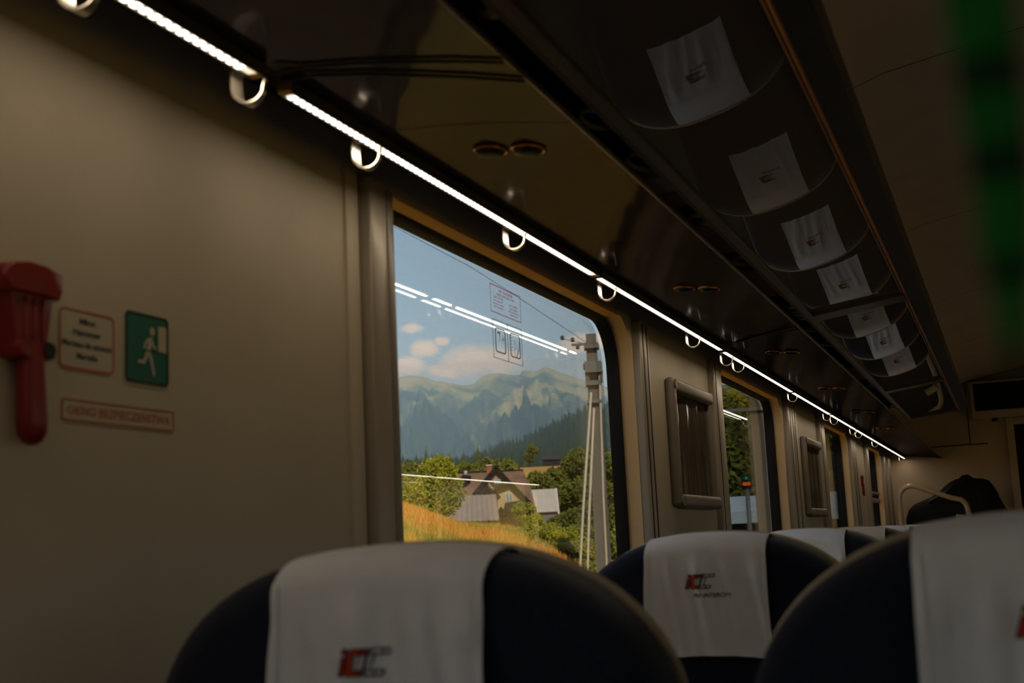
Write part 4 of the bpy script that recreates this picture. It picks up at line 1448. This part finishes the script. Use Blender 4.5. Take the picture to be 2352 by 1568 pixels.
# main roof: front and back slopes; the right end runs out lower and wider
ribbed_slope('roof_slope', P3(-4.9, 4.5, 8.05), P3(2.95, 4.5, 8.05), P3(4.55, -1.0, 3.55), P3(-5.1, -1.0, 3.55), 34, .05, MT['rooftile'], t)
ribbed_slope('roof_slope', P3(2.95, 4.5, 8.05), P3(-4.9, 4.5, 8.05), P3(-5.1, 10.0, 3.55), P3(4.55, 10.0, 3.55), 34, .05, MT['rooftile'], t)
put('ridge_cap', MB().tube([P3(-4.95, 4.5, 8.09), P3(3.0, 4.5, 8.09)], .10, 8), MT['barge'], parent=t)
# front cross gable
def gable(u0, zpk, left, right, w0, w1, wallmat, zwall, nm):
    (ul, zl), (ur, zr) = left, right
    ribbed_slope('gable_roof', P3(u0, w0, zpk), P3(u0, w1, zpk), P3(ul, w1, zl), P3(ul, w0, zl), 12, .04, MT['rooftile'], t)
    ribbed_slope('gable_roof', P3(u0, w1, zpk), P3(u0, w0, zpk), P3(ur, w0, zr), P3(ur, w1, zr), 12, .04, MT['rooftile'], t)
    for (uu, zz) in (left, right):
        d = (Vector((uu, 0, zz)) - Vector((u0, 0, zpk)))
        nn = Vector((-d.z, 0, d.x)).normalized() * .30
        if nn.z > 0: nn = -nn
        pl = [P3(u0, w0 - .03, zpk + .06), P3(uu, w0 - .03, zz + .06), P3(uu + nn.x, w0 - .03, zz + nn.z), P3(u0 + nn.x * (1 if uu > u0 else 1), w0 - .03, zpk + nn.z - .12)]
        put('barge_board', MB().prism(pl, Wd * .10), MT['barge'], parent=t, smooth=0)
    def zat(u, e): 
        if u < u0: return zpk + (zl - zpk) * (u0 - u) / (u0 - ul) - e
        return zpk + (zr - zpk) * (u - u0) / (ur - u0) - e
    ua, ub = ul + .25, ur - .25
    put('gable_wall', MB().prism([P3(ua, w0 + .5, zwall), P3(ub, w0 + .5, zwall), P3(ub, w0 + .5, max(zwall + .01, zat(ub, .10))), P3(u0, w0 + .5, zpk - .12), P3(ua, w0 + .5, max(zwall + .01, zat(ua, .10)))], Wd * .25), wallmat, parent=t, smooth=0)
gable(.02, 8.42, (-2.75, 5.35), (1.75, 6.30), -.9, 4.4, MT['plasterdk'], 5.1, 'a')
put('gable_boarding', MB().prism([P3(-.75, -.45, 6.75), P3(.95, -.45, 6.75), P3(1.5, -.45, 6.1), P3(.3, -.45, 5.5), P3(-.45, -.45, 6.1)], Wd * .04), MT['timberdk'], parent=t, smooth=0)
g = put('window', MB().obox(P3(.1, -.5, 6.75), U, Wd, (0, 0, 1), (-.35, .35), (0, .06), (-.25, .18)), MT['white'], parent=t, smooth=0)
put('pane', MB().obox(P3(.1, -.53, 6.75), U, Wd, (0, 0, 1), (-.29, .29), (0, .05), (-.2, .13)), MT['winglass'], parent=g, smooth=0)
gable(-.95, 6.35, (-2.2, 5.05), (.35, 5.05), -1.35, .5, MT['plaster'], 4.6, 'b')
gable(1.45, 6.65, (-.25, 5.95), (3.7, 4.15), -1.75, 3.0, MT['plaster'], 3.6, 'c')
g = put('window', MB().obox(P3(1.25, -1.32, 4.95), U, Wd, (0, 0, 1), (-.36, .36), (0, .06), (-.48, .48)), MT['white'], parent=t, smooth=0)
for s_ in (-.17, .17):
    put('pane', MB().obox(P3(1.25 + s_, -1.36, 4.95), U, Wd, (0, 0, 1), (-.14, .14), (0, .05), (-.42, .42)), MT['winglass'], parent=g, smooth=0)
bal = MB().prism([P3(.75, -2.3, 4.35), P3(1.9, -2.3, 4.5), P3(2.9, -2.3, 4.55), P3(3.5, -2.3, 4.25), P3(1.6, -2.3, 3.35), P3(1.0, -2.3, 3.4)], Wd * .9)
put('balcony', bal, MT['timberdk'], parent=t, smooth=0)
# small lower gable and porch roof
gable(.35, 3.95, (-.35, 3.15), (1.1, 3.15), -2.9, -1.0, MT['rooftile'], 2.9, 'd')
# lower left wing with its pale ribbed tin roof
ribbed_slope('wing_roof', P3(-5.6, -2.2, 5.35), P3(-.12, -2.2, 5.30), P3(.12, -6.6, 2.55), P3(-5.9, -6.6, 2.55), 11, .09, MT['rooftin'], t)
put('wing_wall', MB().obox(P3(0, 0, 0), U, Wd, (0, 0, 1), (-5.4, -.1), (-6.2, -2.2), (0.2, 2.7)), MT['plasterdk'], parent=t, smooth=0)
put('wing_gable', MB().prism([P3(-.05, -6.3, 2.6), P3(-.05, -2.3, 2.6), P3(-.05, -2.3, 5.1)], U * .08), MT['timberdk'], parent=t, smooth=0)
ch = put('chimney', MB().obox(P3(-.75, 4.6, 8.5), U, Wd, (0, 0, 1), (-.28, .28), (-.3, .3), (-.8, .25)), MT['brick'], parent=t, smooth=0)
put('chimney_cap', MB().obox(P3(-.75, 4.6, 8.78), U, Wd, (0, 0, 1), (-.36, .36), (-.38, .38), (-.05, .06)), MT['white'], parent=ch, smooth=0)
put('dormer', MB().prism([P3(-4.4, 2.0, 6.9), P3(-3.6, 2.0, 7.75), P3(-2.75, 2.0, 7.6), P3(-3.5, 2.0, 6.6)], Wd * 2.2), MT['barge'], parent=t, smooth=0)
put('roof_vent', MB().tube([P3(-3.35, 4.4, 7.9), P3(-3.35, 4.4, 8.3)], [.14, .22], 10), MT['white'], parent=t)
# shed on the right with a pale tin roof
U, Wd, O = local_frame(19.25, 128)
t = thing('shed', P3(0, 0, .9), 'grey shed with a pale tin roof right of the farmhouse', 'shed')
ribbed_slope('roof', P3(-1.3, 3.4, 5.35), P3(1.18, 3.4, 5.35), P3(1.30, 0, 3.02), P3(-.75, 0, 3.02), 9, .03, principled('pale_tin', (.52, .44, .38), .5, .4, vary=.08, vscale=1), t, th=.08)
put('walls', MB().obox(P3(0, 0, 0), U, Wd, (0, 0, 1), (-.9, 1.15), (.3, 5.0), (.4, 3.0)), principled('shed_boards', (.19, .17, .155), .9, .15, vary=.15, vscale=1.5, stretch=(5, 5, .5)), parent=t, smooth=0)
put('gable_trim', MB().prism([P3(1.12, 3.3, 5.4), P3(1.30, 3.3, 5.4), P3(1.52, -.1, 1.3), P3(1.30, -.1, 1.3)], Wd * .12), MT['white'], parent=t, smooth=0)

# ------------------------------------------------------------------ concrete line pole with its stays and wires
D = 28.0
U, Wd, O = local_frame(16.83, D)
zt, zg = .158 * D, G(16.83, D) - .4
MT['concrete'] = principled('concrete_pole', (.15, .135, .115), .9, .15, vary=.12, vscale=3)
MT['steel'] = principled('galvanised_fittings', (.15, .155, .15), .6, .4, metal=.3, vary=.15, vscale=8)
MT['stay'] = principled('pale_stay_wire', (.62, .52, .42), .6, .3, vary=.05, vscale=8)
t = thing('line_pole', P3(0, 0, zg), 'tall concrete line pole with steel fittings beside the right edge of the first window', 'pole')
lean = .0
def PP(u, w, z): return P3(u + (zt - z) * .0, w, z)
put('shaft', MB().loft([[PP(a * k, b * k, z) for a, b in ((-.15, -.12), (.15, -.12), (.15, .12), (-.15, .12))] for z, k in ((zg, 1.15), (zt * .55, .95), (zt, .72))]), MT['concrete'], parent=t, smooth=0)
for (z, hw, hh, nm) in ((.1475 * D, .16, .035, 'bracket'), (.133 * D, .20, .045, 'bracket'), (.1195 * D, .17, .05, 'collar'), (.105 * D, .16, .03, 'collar')):
    put(nm, MB().obox(P3(0, 0, z), U, Wd, (0, 0, 1), (-hw, hw), (-.2, .2), (-hh, hh)), MT['steel'], parent=t, smooth=0)
put('transformer_box', MB().obox(P3(.02, -.15, .1315 * D), U, Wd, (0, 0, 1), (-.19, .17), (-.12, .12), (-.12, .12)), MT['steel'], parent=t, smooth=0)
for uu in (-.13, .17):
    put('strut', MB().tube([P3(uu, -.16, .129 * D), P3(uu * .9, -.16, .119 * D)], .045, 8), MT['concrete'], parent=t)
put('crossarm', MB().obox(P3(-.1, 0, .1505 * D), U, Wd, (0, 0, 1), (-.33, .25), (-.03, .03), (-.025, .025)), MT['steel'], parent=t, smooth=0)
for k, (uu, zz) in enumerate(((-.62, .1565), (-.40, .1545), (-.30, .1485))):
    put('insulator', MB().tube([P3(uu, 0, zz * D - .05), P3(uu, 0, zz * D - .02), P3(uu, 0, zz * D), P3(uu, 0, zz * D + .02), P3(uu, 0, zz * D + .05)], [.02, .05, .03, .05, .02], 10), MT['steel'], parent=t)
put('stay_rod', MB().tube([P3(-.65, 0, .156 * D), P3(-.1, 0, .1505 * D)], .008, 5), MT['steel'], parent=t)
for uu, z0, u1, nm in ((-.06, .112, -.60, 'stay_wire'), (-.02, .100, -.42, 'stay_wire'), (.14, .126, .05, 'stay_wire')):
    put(nm, MB().tube([P3(uu, -.17, z0 * D), P3((uu + u1) / 2 - .02, -.6 if u1 < 0 else -.18, (z0 * D + zg) / 2), P3(u1, -1.2 if u1 < 0 else -.2, zg)], .026, 7), MT['stay'], parent=t)
# small cottage behind the pole
U2, W2, O2 = local_frame(16.35, 95)
t = thing('cottage', tuple(O2 + Vector((0, 0, -1))), 'small dark roofed cottage at the right edge of the first window', 'house')
def P4(u, w, z): return tuple(O2 + U2 * u + W2 * w + Vector((0, 0, z)))
put('walls', MB().obox(P4(0, 0, 0), U2, W2, (0, 0, 1), (-1.4, 1.4), (0, 3), (-1.5, 1.0)), MT['plasterdk'], parent=t, smooth=0)
put('roof', MB().prism([P4(-1.8, -.3, .9), P4(0, -.3, 3.0), P4(1.8, -.3, .9), P4(1.6, -.3, .8), P4(0, -.3, 2.7), P4(-1.6, -.3, .8)], W2 * 3.6), MT['barge'], parent=t, smooth=0)
put('gable', MB().prism([P4(-1.5, 0, .95), P4(0, 0, 2.75), P4(1.5, 0, .95)], W2 * .1), MT['timberdk'], parent=t, smooth=0)
g = put('window', MB().obox(P4(0, -.04, .1), U2, W2, (0, 0, 1), (-.4, .4), (0, .05), (-.4, .4)), MT['white'], parent=t, smooth=0)
put('pane', MB().obox(P4(0, -.07, .1), U2, W2, (0, 0, 1), (-.33, .33), (0, .04), (-.33, .33)), MT['winglass'], parent=g, smooth=0)
# overhead wire
pa, pb = at_el(16.95, D, .1505), at_el(19.69, 36, .1865)
pts = []
for k in range(25):
    f = k / 24
    az_ = 16.95 + (27.5 - 16.95) * f
    el = interp([(16.95, .1505), (19.69, .1865), (22.05, .2162), (27.5, .272)], az_)
    pts.append(tuple(at_el(az_, D, el)))
put('overhead_wire', MB().tube(pts, .006, 5), MT['cable'], label='thin overhead wire running down to the concrete pole', cat='wire', smooth=60)
# far lattice mast
U, Wd, O = local_frame(21.55, 330)
t = thing('lattice_mast', P3(0, 0, 9), 'thin pale lattice mast rising behind the tree row', 'mast')
zlo, zhi = 10, .0785 * 330
for a, b in ((-.5, -.5), (.5, -.5), (.5, .5), (-.5, .5)):
    put('leg', MB().tube([P3(a * 1.4, b * 1.4, zlo), P3(a * .5, b * .5, zhi)], 0.05, 5), MT['steel'], parent=t)
m = MB()
for k in range(12):
    z0, z1 = zlo + (zhi - zlo) * k / 12, zlo + (zhi - zlo) * (k + 1) / 12
    s0, s1 = .7 - .45 * k / 12, .7 - .45 * (k + 1) / 12
    m.tube([P3(-s0, -s0, z0), P3(s1, -s1, z1)], .035, 4).tube([P3(s0, -s0, z0), P3(-s1, -s1, z1)], .035, 4)
put('bracing', m, MT['steel'], parent=t, kind='stuff')

# ------------------------------------------------------------------ seen through the second and third windows
gr4 = 'trees close to the line beyond the pole'
for i, (az, d, h, r_) in enumerate(((11.6, 26, 4.6, 1.7), (10.6, 24, 4.2, 1.5), (9.3, 30, 5.2, 2.0), (8.0, 26, 4.4, 1.8), (6.8, 28, 5.0, 1.9), (5.6, 34, 5.5, 2.2), (12.8, 38, 5.0, 2.2), (4.6, 40, 6, 2.6))):
    p = out(az, d, G(az, d) - .1)
    plant_leafy(p, h + .3, r_, 600 + i, '%s leafy tree close to the line, seen through the second and third windows' % ('yellow green' if i % 2 == 0 else 'dark green'), gr4, size=.085, count=8000, matl='bushleaf' if i % 2 == 0 else 'treeleaf')
U, Wd, O = local_frame(9.85, 16.5)
t = thing('line_pole', P3(0, 0, -2.2), 'pale concrete pole seen through the second window', 'pole')
put('shaft', MB().loft([[P3(a * k, b * k, z) for a, b in ((-.085, -.085), (.085, -.085), (.085, .085), (-.085, .085))] for z, k in ((-2.4, 1.2), (2.6, .9))]), MT['concrete'], parent=t, smooth=0)
put('bracket', MB().obox(P3(0, 0, 1.52), U, Wd, (0, 0, 1), (-1.1, .3), (-.12, -.08), (-.02, .02)), MT['steel'], parent=t, smooth=0)
U, Wd, O = local_frame(10.3, 21)
t = thing('shelter', P3(0, 0, -1.9), 'low shelter with a pale blue roof seen through the second window', 'shelter')
put('roof', MB().prism([P3(-.9, -.6, .34), P3(-.9, 1.2, .62), P3(-.9, 1.2, .56), P3(-.9, -.6, .28)], U * 2.6), principled('pale_blue_roof', (.42, .50, .58), .5, .4, vary=.08, vscale=2), parent=t, smooth=0)
put('fascia', MB().obox(P3(0, -.62, .25), U, Wd, (0, 0, 1), (-.9, 1.7), (-.02, .02), (-.09, .09)), principled('blue_fascia', (.30, .40, .50), .5, .4, vary=.08, vscale=2), parent=t, smooth=0)
put('wall', MB().obox(P3(0, 0, 0), U, Wd, (0, 0, 1), (-.7, 1.5), (.2, 1.1), (-1.9, .36)), MT['timberdk'], parent=t, smooth=0)
for uu in (-.75, 1.55):
    put('leg', MB().tube([P3(uu, -.4, -2), P3(uu, -.4, .3)], .05, 8), MT['steel'], parent=t)
U, Wd, O = local_frame(10.5, 14.5)
t = thing('railway_signal', P3(0, 0, -2.2), 'small railway signal with green and orange lights seen through the second window', 'signal')
put('mast', MB().tube([P3(0, 0, -2.3), P3(0, 0, .48)], .025, 8), MT['steel'], parent=t)
put('head', MB().obox(P3(0, 0, .555), U, Wd, (0, 0, 1), (-.06, .06), (-.02, .10), (-.085, .085)), MT['black'], parent=t, smooth=0)
put('green_lamp', MB().tube([P3(.0, -.02, .598), P3(.0, -.05, .598)], .016, 12), emit_mat('signal_green', (.03, .9, .30), .6), parent=t, label='lit green lamp')
put('orange_lamp', MB().tube([P3(-.021, -.02, .535), P3(-.021, -.05, .535)], .021, 12).tube([P3(.021, -.02, .535), P3(.021, -.05, .535)], .021, 12), emit_mat('signal_orange', (1.0, .16, .02), 1.4), parent=t, label='lit orange lamps')

# ------------------------------------------------------------------ wooded hills and mountains
RIDGE = [(-20, .05), (0, .07), (10, .085), (14, .10), (15.8, .112), (16.5, .1177), (17.3, .1228), (18.2, .1291), (18.6, .1322), (18.92, .1352), (19.15, .1325), (19.36, .1315), (19.93, .1325), (20.05, .1290), (20.5, .1296), (20.9, .1310), (21.4, .1312), (21.7, .1298), (22.17, .1232), (22.66, .1226), (23.23, .1255), (23.8, .1270), (24.27, .1312), (24.9, .1325), (25.6, .1307), (27, .126), (30, .12), (40, .11), (60, .08), (90, .05)]
RIDGE2 = [(-20, .06), (0, .09), (10, .115), (15.8, .1019), (16.97, .0963), (18.14, .089), (19.12, .0815), (20.1, .0730), (21.06, .0705), (21.6, .066), (22.5, .060), (23.9, .058), (25.7, .060), (30, .07), (60, .06), (90, .04)]
def hill(name, ridge, d0, d1, base, na, nd, amp, mat, a0, a1, kind='structure'):
    m = MB()
    aa = list(np.arange(a0, 13.5, 1.2)) + list(np.arange(13.5, 28, .075)) + list(np.arange(28, a1 + 1, 1.5))
    na = len(aa) - 1
    vs = []
    for j in range(nd + 1):
        t_ = j / nd
        for a in aa:
            d = d0 + (d1 - d0) * t_
            top = interp(ridge, a) * d1
            s_ = t_ ** 1.35
            p = out(a, d) / 420.0
            rg_ = abs(noise.noise(Vector((a * .33, t_ * 2.6, 3.1)))) + .55 * abs(noise.noise(Vector((a * .85 + t_ * 2, t_ * 7, 9.7)))) + .30 * abs(noise.noise(Vector((a * 2.0 - t_ * 4, t_ * 17, 1.7)))) + .12 * noise.noise(Vector((a * 5, t_ * 44, 6.1)))
            f = amp * (rg_ - .35) * math.sin(math.pi * min(1, t_ * .96 + .02))
            z = base + (top - base) * (s_ + f)
            if j == nd:
                z = top + top * .006 * noise.noise(Vector((a * 9, 0, 5)))
            vs.append(tuple(out(a, d, z)))
    # steep back side
    for a in aa:
        vs.append(tuple(out(a, d1 * 1.15, base)))
    n_ = na + 1
    fs = [(j * n_ + i, j * n_ + i + 1, (j + 1) * n_ + i + 1, (j + 1) * n_ + i) for j in range(nd + 1) for i in range(na)]
    m.add(vs, fs)
    return put(name, m, mat, loc=(0, 0, 0), kind=kind, smooth=50)
def mountain_mat():
    m = bpy.data.materials.new('mountain_side')
    m.use_nodes = True
    nt = m.node_tree
    b = nt.nodes['Principled BSDF']
    b.inputs['Roughness'].default_value = .95
    b.inputs['Specular IOR Level'].default_value = .05
    tc = N(nt, 'ShaderNodeTexCoord')
    sp = N(nt, 'ShaderNodeSeparateXYZ')
    nt.links.new(tc.outputs['Object'], sp.inputs[0])
    n_ = N(nt, 'ShaderNodeTexNoise'); n_.inputs['Scale'].default_value = .0045; n_.inputs['Detail'].default_value = 9; n_.inputs['Roughness'].default_value = .62
    nt.links.new(tc.outputs['Object'], n_.inputs['Vector'])
    # meadow above the tree line and in clearings
    hz = N(nt, 'ShaderNodeMapRange'); hz.inputs[1].default_value = 250; hz.inputs[2].default_value = 620; hz.inputs[3].default_value = -.10; hz.inputs[4].default_value = .16
    nt.links.new(sp.outputs[2], hz.inputs[0])
    ad = N(nt, 'ShaderNodeMath', operation='ADD')
    nt.links.new(n_.outputs['Fac'], ad.inputs[0]); nt.links.new(hz.outputs[0], ad.inputs[1])
    r = ramp(nt, [(.45, (.028, .066, .028)), (.53, (.085, .13, .045)), (.61, (.34, .32, .085)), (.74, (.42, .34, .16))])
    nt.links.new(ad.outputs[0], r.inputs[0])
    nt.links.new(r.outputs[0], b.inputs['Base Color'])
    return m
hill('mountains', RIDGE, 1900, 4300, 40, 330, 70, .42, mountain_mat(), -20, 90)
MT['forest'] = leaf_mat('forest_hillside', (.018, .036, .018), (.055, .075, .028), .05)
hill('wooded_hill', RIDGE2, 640, 1250, 34, 420, 14, .10, MT['forest'], -20, 90)
# spruce tips along the near wooded slopes: past counting
m = MB()
TR = random.Random(77)
for _ in range(5200):
    az = TR.uniform(14.0, 27.5); t_ = TR.random() ** .7
    d = 660 + 600 * t_
    top = interp(RIDGE2, az) * 1250
    z = 34 + (top - 34) * (t_ ** 1.35) - 6
    h = TR.uniform(12, 21); r_ = h * .17
    p = out(az, d, z)
    o = len(m.v)
    m.v += [(p.x, p.y, p.z + h)] + [(p.x + r_ * math.cos(k * 1.2566), p.y + r_ * math.sin(k * 1.2566), p.z) for k in range(5)]
    m.f += [(o, o + 1 + k, o + 1 + (k + 1) % 5) for k in range(5)]
put('spruce_forest', m, MT['forest'], kind='stuff', label='dense spruce forest covering the wooded hill below the mountains', cat='forest', smooth=0)

# ------------------------------------------------------------------ summer haze between the village and the mountains
hz = bpy.data.materials.new('summer_haze')
hz.use_nodes = True
nt = hz.node_tree
nt.nodes.clear()
vsn = N(nt, 'ShaderNodeVolumeScatter')
vsn.inputs['Color'].default_value = (.62, .80, 1.0, 1)
vsn.inputs['Density'].default_value = .00025
vsn.inputs['Anisotropy'].default_value = 0.0
o = N(nt, 'ShaderNodeOutputMaterial')
nt.links.new(vsn.outputs[0], o.inputs['Volume'])
m = MB()
lo_ring = [out(a, 380, -20) for a in (-4, 4, 12, 20, 28, 36, 44)]
hi_ring = [out(a, 4200, -20) for a in (44, 36, 28, 20, 12, 4, -4)]
poly = [tuple(p) for p in lo_ring + hi_ring]
top = [(p.x, p.y, 70) for p in lo_ring] + [(p.x, p.y, 585) for p in hi_ring]
m.loft([poly, top])
hzo = put('haze', m, hz, kind='structure', smooth=0)
bm = bmesh.new(); bm.from_mesh(hzo.data); bmesh.ops.triangulate(bm, faces=bm.faces[:]); bmesh.ops.recalc_face_normals(bm, faces=bm.faces[:]); bm.to_mesh(hzo.data); bm.free()
